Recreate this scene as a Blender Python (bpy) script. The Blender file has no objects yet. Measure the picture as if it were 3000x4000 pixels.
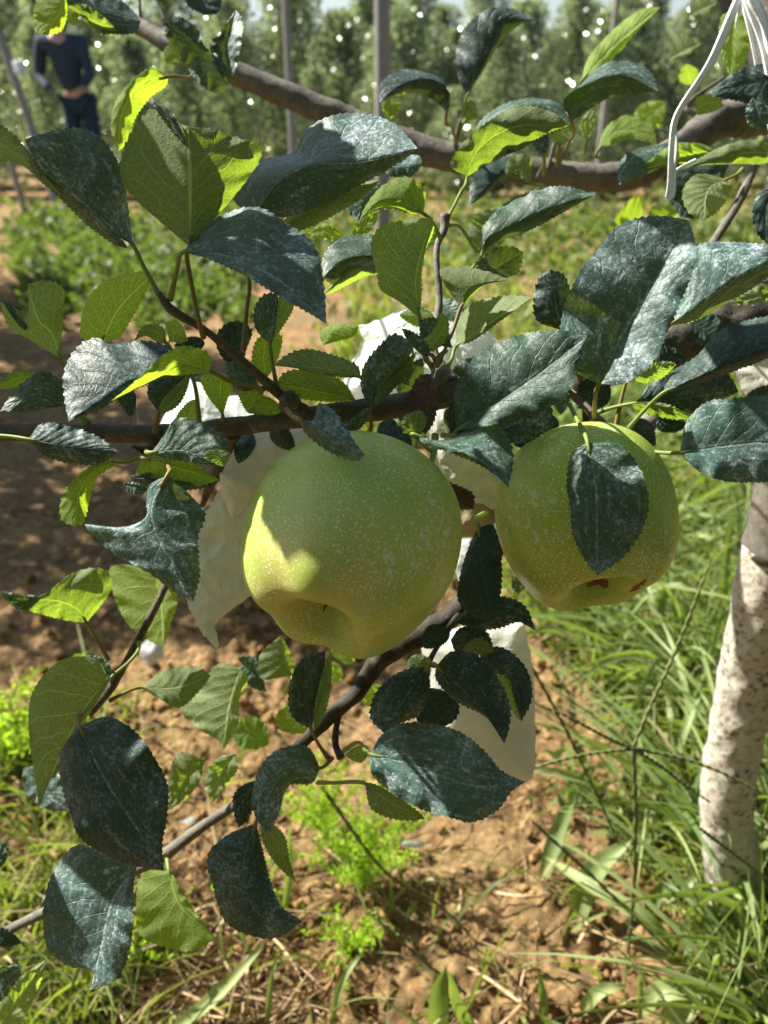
import bpy, bmesh, math, random
import numpy as np
from mathutils import Vector, noise, geometry
random.seed(7); rng = np.random.default_rng(7)
S = bpy.context.scene; COL = S.collection

# ---------------------------------------------------------------- camera
F = 3006.0; CX, CY = 1500.0, 2000.0; H = 0.75; TH = math.radians(26.7)
CAM = np.array([0, 0, H]); FW = np.array([0, math.cos(TH), -math.sin(TH)])
UP = np.array([0, math.sin(TH), math.cos(TH)]); RT = np.array([1.0, 0, 0])
cd = bpy.data.cameras.new('camera'); cam = bpy.data.objects.new('camera', cd); COL.objects.link(cam)
cam.location = CAM; cam.rotation_euler = (math.pi/2-TH, 0, 0)
cd.sensor_fit = 'VERTICAL'; cd.sensor_height = 34.6; cd.sensor_width = 25.95; cd.lens = 26.0
cd.clip_start = 0.02; cd.clip_end = 2000
cd.dof.use_dof = True; cd.dof.focus_distance = 0.325; cd.dof.aperture_fstop = 10.0
S.camera = cam
# ---------------------------------------------------------------- sky and sun
SUNV = Vector((-0.66, 0.33, 0.72)).normalized()
W = bpy.data.worlds.new('World'); S.world = W; W.use_nodes = True
nt = W.node_tree; bg = nt.nodes['Background']; sky = nt.nodes.new('ShaderNodeTexSky')
sky.sky_type = 'NISHITA'; sky.sun_disc = False
sky.sun_elevation = math.asin(SUNV.z); sky.sun_rotation = math.atan2(SUNV.x, SUNV.y)
sky.air_density = 1.3; sky.dust_density = 1.2
nt.links.new(sky.outputs[0], bg.inputs[0]); bg.inputs[1].default_value = 0.05
sl = bpy.data.lights.new('sun', 'SUN'); sl.energy = 5.0; sl.angle = math.radians(0.5); sl.color = (1, 0.94, 0.82)
sun = bpy.data.objects.new('sun', sl); COL.objects.link(sun); sun.rotation_euler = SUNV.to_track_quat('Z', 'Y').to_euler()
S.view_settings.view_transform = 'Standard'; S.view_settings.look = 'None'
S.view_settings.exposure = 1.65; S.view_settings.gamma = 1.0
S.render.engine = 'CYCLES'
S.cycles.max_bounces = 8; S.cycles.transmission_bounces = 6

# ---------------------------------------------------------------- pixel helpers (photo pixels 3000x4000 -> metres)
def ray(x, y): return FW + RT*((x-CX)/F) + UP*((CY-y)/F)
def P(x, y, d): return CAM + ray(x, y)*d
def PZ(x, y, h=0.0):
    r = ray(x, y); return CAM + r*((h-H)/r[2])
def PY(x, y, Y):
    r = ray(x, y); return CAM + r*(Y/r[1])

# ---------------------------------------------------------------- node materials
class NT:
    def __init__(s, name):
        s.m = bpy.data.materials.new(name); s.m.use_nodes = True; s.t = s.m.node_tree
        s.t.nodes.clear(); s.out = s.n('ShaderNodeOutputMaterial')
    def n(s, t, **k):
        o = s.t.nodes.new(t)
        for a, b in k.items(): setattr(o, a, b)
        return o
    def l(s, a, b): s.t.links.new(a, b)
    def val(s, sock, v):
        if hasattr(v, 'links') or isinstance(v, bpy.types.NodeSocket): s.l(v, sock)
        elif isinstance(v, (tuple, list)) and len(v) == 3 and sock.type == 'RGBA': sock.default_value = (*v, 1)
        else: sock.default_value = v
    def math(s, op, a, b=0.0, c=None, clamp=False):
        o = s.n('ShaderNodeMath', operation=op); o.use_clamp = clamp
        s.val(o.inputs[0], a); s.val(o.inputs[1], b)
        if c is not None: s.val(o.inputs[2], c)
        return o.outputs[0]
    def noise(s, vec, scale, detail=4, rough=0.55, dist=0.0):
        o = s.n('ShaderNodeTexNoise'); s.l(vec, o.inputs['Vector']); o.inputs['Scale'].default_value = scale
        o.inputs['Detail'].default_value = detail; o.inputs['Roughness'].default_value = rough
        o.inputs['Distortion'].default_value = dist
        return o.outputs['Fac']
    def voro(s, vec, scale, feature='F1', out='Distance', rnd=1.0):
        o = s.n('ShaderNodeTexVoronoi', feature=feature); s.l(vec, o.inputs['Vector'])
        o.inputs['Scale'].default_value = scale; o.inputs['Randomness'].default_value = rnd
        return o.outputs[out]
    def ramp(s, v, a, b, c0=0.0, c1=1.0, kind='SMOOTHSTEP'):
        o = s.n('ShaderNodeMapRange', interpolation_type=kind)
        s.val(o.inputs[0], v); o.inputs[1].default_value = a; o.inputs[2].default_value = b
        o.inputs[3].default_value = c0; o.inputs[4].default_value = c1
        return o.outputs[0]
    def mix(s, f, a, b, blend='MIX'):
        o = s.n('ShaderNodeMix', data_type='RGBA', blend_type=blend)
        s.val(o.inputs[0], f); s.val(o.inputs[6], a); s.val(o.inputs[7], b)
        return o.outputs[2]
    def obj(s, rnd=False):
        c = s.n('ShaderNodeTexCoord').outputs['Object']
        if rnd:
            i = s.n('ShaderNodeObjectInfo'); a = s.n('ShaderNodeVectorMath', operation='ADD')
            m = s.n('ShaderNodeVectorMath', operation='SCALE')
            cb = s.n('ShaderNodeCombineXYZ'); 
            for k in range(3): s.l(i.outputs['Random'], cb.inputs[k])
            s.l(cb.outputs[0], m.inputs[0]); m.inputs['Scale'].default_value = 37.0
            s.l(c, a.inputs[0]); s.l(m.outputs[0], a.inputs[1]); c = a.outputs[0]
        return c
    def bsdf(s, col, rough=0.6, spec=0.4, normal=None, sss=0, sssr=None, coat=0, metal=0):
        b = s.n('ShaderNodeBsdfPrincipled'); s.val(b.inputs['Base Color'], col); s.val(b.inputs['Roughness'], rough)
        s.val(b.inputs['Specular IOR Level'], spec); b.inputs['Metallic'].default_value = metal
        if normal is not None: s.l(normal, b.inputs['Normal'])
        if sss:
            b.inputs['Subsurface Weight'].default_value = sss; b.inputs['Subsurface Radius'].default_value = sssr
            b.inputs['Subsurface Scale'].default_value = 1.0
        b.inputs['Coat Weight'].default_value = coat
        return b.outputs[0]
    def trans(s, col, normal=None):
        b = s.n('ShaderNodeBsdfTranslucent'); s.val(b.inputs[0], col)
        if normal is not None: s.l(normal, b.inputs['Normal'])
        return b.outputs[0]
    def mixs(s, f, a, b):
        o = s.n('ShaderNodeMixShader'); s.val(o.inputs[0], f); s.l(a, o.inputs[1]); s.l(b, o.inputs[2]); return o.outputs[0]
    def bump(s, h, strength=0.5, dist=0.001):
        o = s.n('ShaderNodeBump'); s.l(h, o.inputs['Height']); o.inputs['Strength'].default_value = strength
        o.inputs['Distance'].default_value = dist; return o.outputs[0]
    def done(s, sh): s.l(sh, s.out.inputs[0]); return s.m

def leaf_material(name, top=(0.015, 0.040, 0.020), under=(0.18, 0.23, 0.11), tr=(0.24, 0.36, 0.022), dust=0.6, tr_top=0.10, tr_un=0.5):
    n = NT(name)
    uv = n.n('ShaderNodeTexCoord').outputs['UV']; sep = n.n('ShaderNodeSeparateXYZ'); n.l(uv, sep.inputs[0])
    u, v = sep.outputs[0], sep.outputs[1]
    s = n.math('ABSOLUTE', n.math('MULTIPLY_ADD', u, 2.0, -1.0))          # 0 midrib .. 1 margin
    oc = n.obj(True); inf = n.n('ShaderNodeObjectInfo').outputs['Random']
    wob = n.math('MULTIPLY', n.math('SUBTRACT', n.noise(oc, 90, 2), 0.5), 0.08)
    # lateral veins sweep forward from the midrib
    wob2 = n.math('MULTIPLY', n.math('SUBTRACT', n.noise(oc, 28, 2), 0.5), 0.16)
    q = n.math('ADD', n.math('SUBTRACT', v, n.math('MULTIPLY', n.math('POWER', s, 0.85), 0.30)), n.math('ADD', wob, wob2))
    freq = n.math('MULTIPLY_ADD', inf, 3.0, 6.5)
    fr = n.math('ABSOLUTE', n.math('SUBTRACT', n.math('FRACT', n.math('ADD', n.math('MULTIPLY', q, freq), n.math('MULTIPLY', n.math('GREATER_THAN', u, 0.5), 0.45))), 0.5))
    vein = n.math('MULTIPLY', n.ramp(fr, 0.0, 0.045, 1.0, 0.0), n.ramp(s, 0.6, 1.0, 1.0, 0.25))
    quilt = n.ramp(fr, 0.0, 0.5, 0.0, 1.0)
    mid = n.ramp(s, 0.012, 0.045, 1.0, 0.0)
    ve = n.voro(oc, 430, 'DISTANCE_TO_EDGE')
    net = n.ramp(ve, 0.0, 0.10, 1.0, 0.0)
    net2 = n.ramp(n.voro(oc, 1000, 'DISTANCE_TO_EDGE'), 0.0, 0.12, 1.0, 0.0)
    veins = n.math('MAXIMUM', n.math('MAXIMUM', vein, mid), n.math('MAXIMUM', n.math('MULTIPLY', net, 0.45), n.math('MULTIPLY', net2, 0.2)))
    # spray residue on the upper face: broad washes, drips towards the tip, specks
    mp = n.n('ShaderNodeMapping'); n.l(uv, mp.inputs[0]); mp.inputs['Scale'].default_value = (7, 2.2, 1)
    ad = n.n('ShaderNodeVectorMath', operation='ADD'); cb = n.n('ShaderNodeCombineXYZ'); n.l(n.math('MULTIPLY', inf, 50), cb.inputs[2]); n.l(mp.outputs[0], ad.inputs[0]); n.l(cb.outputs[0], ad.inputs[1])
    drip = n.ramp(n.noise(ad.outputs[0], 1.6, 5, 0.65, 0.8), 0.50, 0.72)
    d1 = n.ramp(n.noise(oc, 38, 6, 0.68, 0.8), 0.46, 0.74)
    fine = n.ramp(n.noise(oc, 560, 4, 0.75), 0.44, 0.66)
    spot = n.ramp(n.voro(oc, 300), 0.08, 0.20, 1.0, 0.0)
    tipd = n.math('MULTIPLY', n.ramp(v, 0.80, 1.0), 0.5)
    wash = n.math('MAXIMUM', n.math('MAXIMUM', d1, n.math('MULTIPLY', drip, 0.8)), n.math('MAXIMUM', tipd, n.math('MULTIPLY', mid, 0.5)))
    dd = n.math('ADD', n.math('MULTIPLY', wash, n.math('MULTIPLY_ADD', fine, 0.75, 0.15)), n.math('ADD', n.math('MULTIPLY', fine, 0.08), n.math('MULTIPLY', spot, 0.28)))
    dd = n.math('MULTIPLY', dd, n.math('MULTIPLY_ADD', inf, 0.6, dust*0.95), clamp=True)
    dd = n.math('MULTIPLY_ADD', dd, 0.9, 0.02, clamp=True)
    topc = n.mix(n.ramp(n.noise(oc, 40, 3), 0.3, 0.7), top, tuple(c*1.6 for c in top))
    topc = n.mix(n.math('MULTIPLY', veins, 0.16), topc, (0.07, 0.14, 0.04))
    topc = n.mix(dd, topc, (0.54, 0.63, 0.72))
    hsv = n.n('ShaderNodeHueSaturation'); n.val(hsv.inputs['Color'], n.mix(veins, under, tuple(min(1, c*2.2) for c in under)))
    n.val(hsv.inputs['Value'], n.math('MULTIPLY_ADD', inf, 0.35, 0.82)); hsv.inputs['Saturation'].default_value = 0.9
    unc = hsv.outputs[0]
    hs2 = n.n('ShaderNodeHueSaturation'); n.val(hs2.inputs['Color'], n.mix(veins, tr, tuple(min(1, c*2.2+0.03) for c in tr)))
    n.val(hs2.inputs['Value'], n.math('MULTIPLY_ADD', inf, 0.5, 0.7)); trc = hs2.outputs[0]
    brown = n.ramp(n.noise(oc, 24, 4, 0.7), 0.70, 0.76)
    unc = n.mix(n.math('MULTIPLY', brown, 0.7), unc, (0.10, 0.05, 0.02))
    hgt = n.math('ADD', n.math('MULTIPLY', quilt, 0.28), n.math('ADD', n.math('MULTIPLY', n.math('MAXIMUM', vein, mid), -0.5), n.math('MULTIPLY', net, -0.12)))
    hgt = n.math('ADD', hgt, n.math('MULTIPLY', n.noise(oc, 500, 3), 0.45))
    hgt = n.math('ADD', hgt, n.math('MULTIPLY', n.noise(oc, 90, 3), 0.9))
    nb = n.bump(hgt, 0.6, 0.0008)
    back = n.n('ShaderNodeNewGeometry').outputs['Backfacing']
    A = n.mixs(tr_top, n.bsdf(topc, n.ramp(dd, 0, 1, 0.45, 0.9), 0.18, nb), n.trans(trc, nb))
    B = n.mixs(tr_un, n.bsdf(unc, 0.75, 0.2, nb), n.trans(trc, nb))
    return n.done(n.mixs(back, A, B))

M = {}
M['leaf'] = leaf_material('apple_leaf')
M['leaf_dull'] = leaf_material('apple_leaf_heavy_residue', top=(0.020, 0.05, 0.040), dust=0.95)
M['leaf_young'] = leaf_material('young_apple_leaf', top=(0.06, 0.14, 0.03), under=(0.2, 0.3, 0.07), tr=(0.31, 0.45, 0.02), dust=0.15, tr_top=0.45, tr_un=0.62)
M['leaf_dark'] = leaf_material('dark_apple_leaf', top=(0.010, 0.026, 0.018), under=(0.10, 0.13, 0.06), tr=(0.12, 0.2, 0.02), dust=0.22, tr_top=0.05, tr_un=0.35)
M['leaf_dead'] = leaf_material('dead_leaf', top=(0.05, 0.022, 0.01), under=(0.06, 0.028, 0.014), tr=(0.12, 0.04, 0.01), dust=0.02, tr_top=0.2, tr_un=0.25)

def mat_bark(name, a, b, c, sc=1.0, moss=0.0):
    n = NT(name); oc = n.obj()
    k = n.ramp(n.noise(oc, 60*sc, 6, 0.65, 0.3), 0.3, 0.7); col = n.mix(k, a, b)
    k2 = n.ramp(n.noise(oc, 260*sc, 4), 0.55, 0.75); col = n.mix(n.math('MULTIPLY', k2, 0.6), col, c)
    len_ = n.ramp(n.voro(oc, 240*sc), 0.08, 0.16, 1, 0); col = n.mix(n.math('MULTIPLY', len_, 0.5), col, c)
    h = n.math('ADD', n.noise(oc, 170*sc, 6, 0.7), n.math('MULTIPLY', len_, 0.4))
    return n.done(n.bsdf(col, 0.7, 0.3, n.bump(h, 0.7, 0.0012/sc)))
M['bark'] = mat_bark('apple_bark', (0.05, 0.038, 0.026), (0.11, 0.088, 0.065), (0.22, 0.19, 0.15))
M['bark_dark'] = mat_bark('dark_apple_bark', (0.018, 0.014, 0.010), (0.045, 0.036, 0.027), (0.10, 0.085, 0.065))
M['bark_grey'] = mat_bark('grey_apple_bark', (0.075, 0.068, 0.058), (0.15, 0.135, 0.115), (0.24, 0.22, 0.18))
M['bark_limb'] = mat_bark('rough_limb_bark', (0.045, 0.037, 0.030), (0.10, 0.085, 0.07), (0.18, 0.16, 0.135), 0.5)
def mat_whitewash():
    n = NT('whitewashed_bark'); oc = n.obj()
    k = n.math('MAXIMUM', n.ramp(n.noise(oc, 150, 6, 0.75, 0.4), 0.50, 0.60), n.ramp(n.voro(oc, 95), 0.20, 0.32, 1, 0))
    big = n.ramp(n.noise(oc, 26, 5, 0.75), 0.44, 0.6)
    w = n.mix(n.noise(oc, 40, 3), (0.46, 0.42, 0.35), (0.60, 0.56, 0.48))
    col = n.mix(n.math('MULTIPLY', k, n.math('MULTIPLY_ADD', big, 0.65, 0.35)), w, (0.13, 0.10, 0.075))
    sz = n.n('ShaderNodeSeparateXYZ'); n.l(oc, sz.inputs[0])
    foot_shade = n.math('MULTIPLY', n.ramp(sz.outputs[2], 0.0, 0.13, 1.0, 0.0), n.ramp(n.noise(oc, 60, 5, 0.7), 0.3, 0.6)); col = n.mix(n.math('MULTIPLY', foot_shade, 0.85), col, (0.14, 0.10, 0.065))  # brown tint painted towards the foot, standing in for shade from the grass
    h = n.math('ADD', n.noise(oc, 90, 8, 0.75), n.math('MULTIPLY', n.voro(oc, 70), 0.7))
    return n.done(n.bsdf(col, 0.9, 0.15, n.bump(h, 0.9, 0.004)))
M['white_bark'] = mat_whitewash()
def mat_stalk(name, a, b):
    n = NT(name); oc = n.obj(True)
    return n.done(n.mixs(0.25, n.bsdf(n.mix(n.noise(oc, 60, 2), a, b), 0.55, 0.35), n.trans(b)))
M['stalk'] = mat_stalk('leaf_stalk_green', (0.16, 0.22, 0.06), (0.26, 0.32, 0.09))
M['stalk_red'] = mat_stalk('leaf_stalk_reddish', (0.26, 0.12, 0.05), (0.22, 0.24, 0.08))
M['bud'] = mat_stalk('bud', (0.08, 0.05, 0.03), (0.15, 0.11, 0.06))

def mat_apple(name, blush, seed, patch, c0=(0.27, 0.38, 0.06), c1=(0.40, 0.47, 0.09)):
    n = NT(name); oc = n.obj(); mp = n.n('ShaderNodeMapping'); n.l(oc, mp.inputs[0]); mp.inputs['Location'].default_value = (seed, seed*2, 0); q = mp.outputs[0]
    col = n.mix(n.ramp(n.noise(q, 22, 3), 0.3, 0.7), c0, c1)
    dx = n.n('ShaderNodeVectorMath', operation='DISTANCE'); n.l(oc, dx.inputs[0]); dx.inputs[1].default_value = patch
    bl = n.math('MULTIPLY', n.ramp(dx.outputs['Value'], 0.012, 0.042, 1, 0), n.ramp(n.noise(q, 45, 3), 0.25, 0.7, 0.3, 1))
    col = n.mix(n.math('MULTIPLY', bl, blush), col, (0.50, 0.33, 0.15))
    # pale lenticels, fine waxy freckles and residue drops
    wv = n.n('ShaderNodeVectorMath', operation='ADD'); nz = n.n('ShaderNodeTexNoise'); n.l(q, nz.inputs['Vector']); nz.inputs['Scale'].default_value = 500
    sc = n.n('ShaderNodeVectorMath', operation='SCALE'); n.l(nz.outputs['Color'], sc.inputs[0]); sc.inputs['Scale'].default_value = 0.0012
    n.l(q, wv.inputs[0]); n.l(sc.outputs[0], wv.inputs[1]); qq = wv.outputs[0]
    f1 = n.ramp(n.voro(qq, 620), 0.20, 0.32, 1, 0); f2 = n.ramp(n.voro(qq, 1150), 0.22, 0.36, 1, 0)
    m1 = n.ramp(n.noise(q, 30, 3, 0.6), 0.36, 0.58, 0.12, 1.0); m2 = n.ramp(n.noise(q, 60, 3, 0.6), 0.28, 0.55, 0.15, 1.0)
    fr = n.math('MAXIMUM', n.math('MULTIPLY', f1, m1), n.math('MULTIPLY', n.math('MULTIPLY', f2, m2), 0.7))
    col = n.mix(n.math('MULTIPLY', fr, 0.85), col, (0.66, 0.68, 0.42))
    sp = n.math('MULTIPLY', n.ramp(n.noise(qq, 330, 3, 0.6), 0.54, 0.64), n.ramp(n.noise(q, 26, 3, 0.6), 0.50, 0.66))
    col = n.mix(n.math('MULTIPLY', sp, 0.75), col, (0.62, 0.67, 0.58))
    dk = n.ramp(n.voro(q, 150), 0.035, 0.05, 1, 0); col = n.mix(n.math('MULTIPLY', dk, 0.7), col, (0.10, 0.09, 0.03))
    h = n.math('ADD', n.noise(q, 900, 2), n.math('MULTIPLY', fr, 0.6))
    p = n.bsdf(col, n.math('MULTIPLY_ADD', fr, 0.25, 0.36), 0.42, n.bump(h, 0.12, 0.0004), sss=0.22, sssr=(0.006, 0.008, 0.002))
    return n.done(p)
M['calyx'] = mat_stalk('dry_calyx', (0.05, 0.035, 0.02), (0.10, 0.07, 0.03))
def mat_scab():
    n = NT('apple_scab'); oc = n.obj(); return n.done(n.bsdf(n.mix(n.noise(oc, 500, 4), (0.12, 0.055, 0.02), (0.24, 0.12, 0.04)), 0.8, 0.2, n.bump(n.noise(oc, 900, 3), 0.6, 0.0005)))
M['scab'] = mat_scab()

def mat_paper(name, c0, c1, tr, f=0.45, dirt=0.3, bs=0.18):
    n = NT(name); oc = n.obj()
    col = n.mix(n.noise(oc, 30, 4), c0, c1)
    sm = n.math('MULTIPLY', n.ramp(n.noise(oc, 55, 5, 0.7, 0.5), 0.55, 0.75), dirt)
    col = n.mix(sm, col, (0.30, 0.26, 0.18))
    sp = n.ramp(n.voro(oc, 160), 0.05, 0.10, 1, 0); col = n.mix(n.math('MULTIPLY', sp, dirt), col, (0.12, 0.10, 0.06))
    h = n.math('ADD', n.noise(oc, 80, 5, 0.6), n.math('MULTIPLY', n.voro(oc, 70), 1.4))
    b = n.bump(h, bs, 0.002)
    return n.done(n.mixs(f, n.bsdf(col, 0.42, 0.45, b), n.trans(tr, b)))
M['bag_white'] = mat_paper('white_film_bag', (0.62, 0.66, 0.66), (0.72, 0.75, 0.73), (0.70, 0.74, 0.72), 0.5, 0.15, 0.12)
M['bag_cream'] = mat_paper('waxed_paper_bag', (0.68, 0.69, 0.64), (0.80, 0.80, 0.74), (0.74, 0.73, 0.60), 0.45, 0.3)
M['bag_tan'] = mat_paper('tan_inner_paper', (0.40, 0.34, 0.22), (0.48, 0.42, 0.29), (0.50, 0.38, 0.18), 0.35, 0.3)
M['bag_grey'] = mat_paper('grey_film_bag', (0.56, 0.58, 0.54), (0.68, 0.69, 0.64), (0.66, 0.66, 0.56), 0.45, 0.5)
M['foil'] = mat_paper('silvery_litter', (0.5, 0.5, 0.52), (0.7, 0.7, 0.7), (0.6, 0.6, 0.6), 0.2, 0.1)

def mat_soil():
    n = NT('soil'); oc = n.n('ShaderNodeTexCoord').outputs['Object']
    a = n.mix(n.ramp(n.noise(oc, 9, 6, 0.6), 0.3, 0.7), (0.105, 0.062, 0.028), (0.255, 0.165, 0.082))
    a = n.mix(n.ramp(n.noise(oc, 70, 4), 0.4, 0.75), a, (0.40, 0.26, 0.125))
    a = n.mix(n.ramp(n.noise(oc, 2.0, 4), 0.5, 0.75), a, (0.19, 0.13, 0.075))
    b1 = n.math('ADD', n.noise(oc, 130, 8, 0.75), n.math('MULTIPLY', n.voro(oc, 90), -0.8))
    return n.done(n.bsdf(a, 0.95, 0.1, n.bump(b1, 1.0, 0.006)))
M['soil'] = mat_soil()
def mat_tint(name, c0, c1, tr=0.3, trc=None, rough=0.55, spec=0.35, dry=None, dryk=0.72):
    n = NT(name); at = n.n('ShaderNodeAttribute'); at.attribute_name = 'tint'; f = at.outputs['Fac']
    col = n.mix(f, c0, c1)
    if dry is not None: col = n.mix(n.ramp(f, dryk, dryk+0.08), col, dry)
    if tr == 0: return n.done(n.bsdf(col, rough, spec))
    t2 = n.mix(f, trc or c0, tuple(min(1, c*1.4) for c in (trc or c1)))
    if dry is not None: t2 = n.mix(n.ramp(f, dryk, dryk+0.08), t2, dry)
    return n.done(n.mixs(tr, n.bsdf(col, rough, spec), n.trans(t2)))
M['grass'] = mat_tint('grass_blades', (0.05, 0.085, 0.02), (0.30, 0.34, 0.11), 0.40, (0.25, 0.33, 0.035), 0.5, 0.45, dry=(0.46, 0.38, 0.20), dryk=0.78)
M['broad'] = mat_tint('broad_grass_blade', (0.09, 0.15, 0.045), (0.30, 0.36, 0.15), 0.36, (0.22, 0.32, 0.04), 0.5, 0.4)
M['weed'] = mat_tint('weed_leaves', (0.16, 0.28, 0.03), (0.32, 0.44, 0.06), 0.5, (0.36, 0.55, 0.03), 0.6, 0.3)
M['cover'] = mat_tint('ground_cover_leaves', (0.05, 0.08, 0.02), (0.17, 0.21, 0.065), 0.34, (0.14, 0.21, 0.03), 0.6, 0.35)
M['straw'] = mat_tint('dry_straw', (0.24, 0.15, 0.08), (0.52, 0.40, 0.24), 0, rough=0.7, spec=0.3)
M['clod'] = mat_tint('soil_clod', (0.12, 0.066, 0.027), (0.29, 0.18, 0.08), 0, rough=0.95, spec=0.1)
M['tree_leaf'] = mat_tint('orchard_tree_leaves', (0.045, 0.065, 0.04), (0.26, 0.30, 0.22), 0.42, (0.26, 0.33, 0.12), 0.18, 1.0)
def flat(name, col, rough=0.6, spec=0.4, bumps=None):
    n = NT(name); oc = n.obj(); c = n.mix(n.noise(oc, 30, 4), tuple(x*0.8 for x in col), tuple(min(1, x*1.2) for x in col))
    return n.done(n.bsdf(c, rough, spec, n.bump(n.noise(oc, 60, 4), 0.4, 0.004)))
M['concrete'] = flat('concrete_post', (0.22, 0.215, 0.205), 0.9, 0.2)
M['twine'] = flat('white_plastic_twine', (0.80, 0.82, 0.82), 0.35, 0.5)
M['jacket'] = flat('blue_jacket_cloth', (0.028, 0.042, 0.062), 0.8, 0.2)
M['trousers'] = flat('dark_blue_trousers', (0.018, 0.035, 0.06), 0.8, 0.2)
M['skin'] = flat('skin', (0.42, 0.24, 0.16), 0.5, 0.4)
M['hair'] = flat('hair', (0.02, 0.015, 0.012), 0.5, 0.4)
M['shoe'] = flat('shoe', (0.03, 0.03, 0.03), 0.6, 0.4)
M['basket'] = flat('woven_basket', (0.12, 0.10, 0.05), 0.8, 0.3)
M['seed'] = mat_stalk('grass_seed_head', (0.09, 0.12, 0.04), (0.20, 0.22, 0.09))

# ---------------------------------------------------------------- mesh helpers
def mkobj(name, V, Fc, mat, parent=None, origin=None, uv=None, tint=None, smooth=True):
    V = np.asarray(V, float).reshape(-1, 3)
    o_ = np.array([0, 0, 0.0]) if origin is None else np.asarray(origin, float)
    me = bpy.data.meshes.new(name)
    Vl = V - o_
    if isinstance(Fc, np.ndarray):
        k = Fc.shape[1]; nf = len(Fc)
        me.vertices.add(len(Vl)); me.vertices.foreach_set('co', Vl.ravel())
        me.loops.add(nf*k); me.loops.foreach_set('vertex_index', Fc.astype(np.int32).ravel())
        me.polygons.add(nf); me.polygons.foreach_set('loop_start', np.arange(0, nf*k, k, dtype=np.int32))
        me.update(calc_edges=True)
    else:
        me.from_pydata([tuple(v) for v in Vl], [], Fc); me.update()
    if smooth: me.polygons.foreach_set('use_smooth', np.ones(len(me.polygons), bool))
    if uv is not None:
        ul = me.uv_layers.new(name='UVMap'); idx = np.zeros(len(me.loops), np.int32); me.loops.foreach_get('vertex_index', idx)
        ul.data.foreach_set('uv', np.asarray(uv)[idx].astype(np.float32).ravel())
    if tint is not None:
        a = me.attributes.new('tint', 'FLOAT', 'POINT'); a.data.foreach_set('value', np.asarray(tint, np.float32))
    me.materials.append(mat)
    ob = bpy.data.objects.new(name, me); COL.objects.link(ob)
    if parent is not None:
        ob.parent = parent; ob.location = Vector(o_) - parent.location if parent.parent is None else Vector(o_) - world_loc(parent)
    else: ob.location = Vector(o_)
    return ob
def world_loc(o):
    v = Vector(o.location)
    while o.parent is not None: o = o.parent; v = v + Vector(o.location)
    return v
def thing(name, label, cat, loc, group=None):
    o = bpy.data.objects.new(name, None); COL.objects.link(o); o.location = Vector(loc); o.empty_display_size = 0.05
    o['label'] = label; o['category'] = cat
    if group: o['group'] = group
    return o
def tag(o, label=None, cat=None, group=None, kind=None):
    if label: o['label'] = label
    if cat: o['category'] = cat
    if group: o['group'] = group
    if kind: o['kind'] = kind
    return o

def catmull(pts, n):
    p = np.asarray(pts, float)
    if len(p) == 2:
        t = np.linspace(0, 1, n)[:, None]; return p[0]*(1-t)+p[1]*t
    L = np.r_[0, np.cumsum(np.sqrt(((p[1:, :2]-p[:-1, :2])**2).sum(1))**0.5 + 1e-9)]
    q = np.vstack([2*p[0]-p[1], p, 2*p[-1]-p[-2]])
    Lq = np.r_[L[0]-(L[1]-L[0]), L, L[-1]+(L[-1]-L[-2])]
    out = []
    # dense non-uniform catmull, then arc-length resample
    for i in range(len(p)-1):
        t0, t1, t2, t3 = Lq[i:i+4]; P0, P1, P2, P3 = q[i:i+4]
        for t in np.linspace(t1, t2, 14, endpoint=(i == len(p)-2)):
            A1 = P0*(t1-t)/(t1-t0)+P1*(t-t0)/(t1-t0); A2 = P1*(t2-t)/(t2-t1)+P2*(t-t1)/(t2-t1); A3 = P2*(t3-t)/(t3-t2)+P3*(t-t2)/(t3-t2)
            B1 = A1*(t2-t)/(t2-t0)+A2*(t-t0)/(t2-t0); B2 = A2*(t3-t)/(t3-t1)+A3*(t-t1)/(t3-t1)
            out.append(B1*(t2-t)/(t2-t1)+B2*(t-t1)/(t2-t1))
    out = np.array(out); s = np.r_[0, np.cumsum(np.linalg.norm(out[1:]-out[:-1], axis=1))]; s /= s[-1]
    tt = np.linspace(0, 1, n); return np.stack([np.interp(tt, s, out[:, k]) for k in range(out.shape[1])], 1)

def tube(name, pts, rad, mat, parent=None, seg=14, n=None, rough=0.0, origin=None, rs=60.0):
    pts = [tuple(p) for p in pts]; n = n or max(6, 8*len(pts))
    c = catmull([(*p, r) for p, r in zip(pts, rad)], n)
    C, R = c[:, :3], c[:, 3]
    T = np.gradient(C, axis=0); T /= np.linalg.norm(T, axis=1)[:, None]
    ref = np.array([0, 0, 1.0]) if abs(T[0][2]) < 0.9 else np.array([1.0, 0, 0])
    u = np.cross(T[0], ref); u /= np.linalg.norm(u); V = []
    a = np.arange(seg)*2*math.pi/seg
    for i in range(n):
        u = u - T[i]*u.dot(T[i]); u /= np.linalg.norm(u); w = np.cross(T[i], u)
        for k in range(seg):
            dr = u*math.cos(a[k])+w*math.sin(a[k]); r = R[i]
            if rough: 
                q = Vector(C[i]+dr*R[i]); r *= 1+rough*noise.fractal(q*rs, 1.0, 2.0, 3)
            V.append(C[i]+dr*r)
    V += [C[0], C[-1]]; b = n*seg
    Fc = [(i*seg+k, i*seg+(k+1) % seg, (i+1)*seg+(k+1) % seg, (i+1)*seg+k) for i in range(n-1) for k in range(seg)]
    Fc += [(b, (k+1) % seg, k) for k in range(seg)] + [(b+1, (n-1)*seg+k, (n-1)*seg+(k+1) % seg) for k in range(seg)]
    return mkobj(name, V, Fc, mat, parent, C[0] if origin is None else origin)

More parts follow.
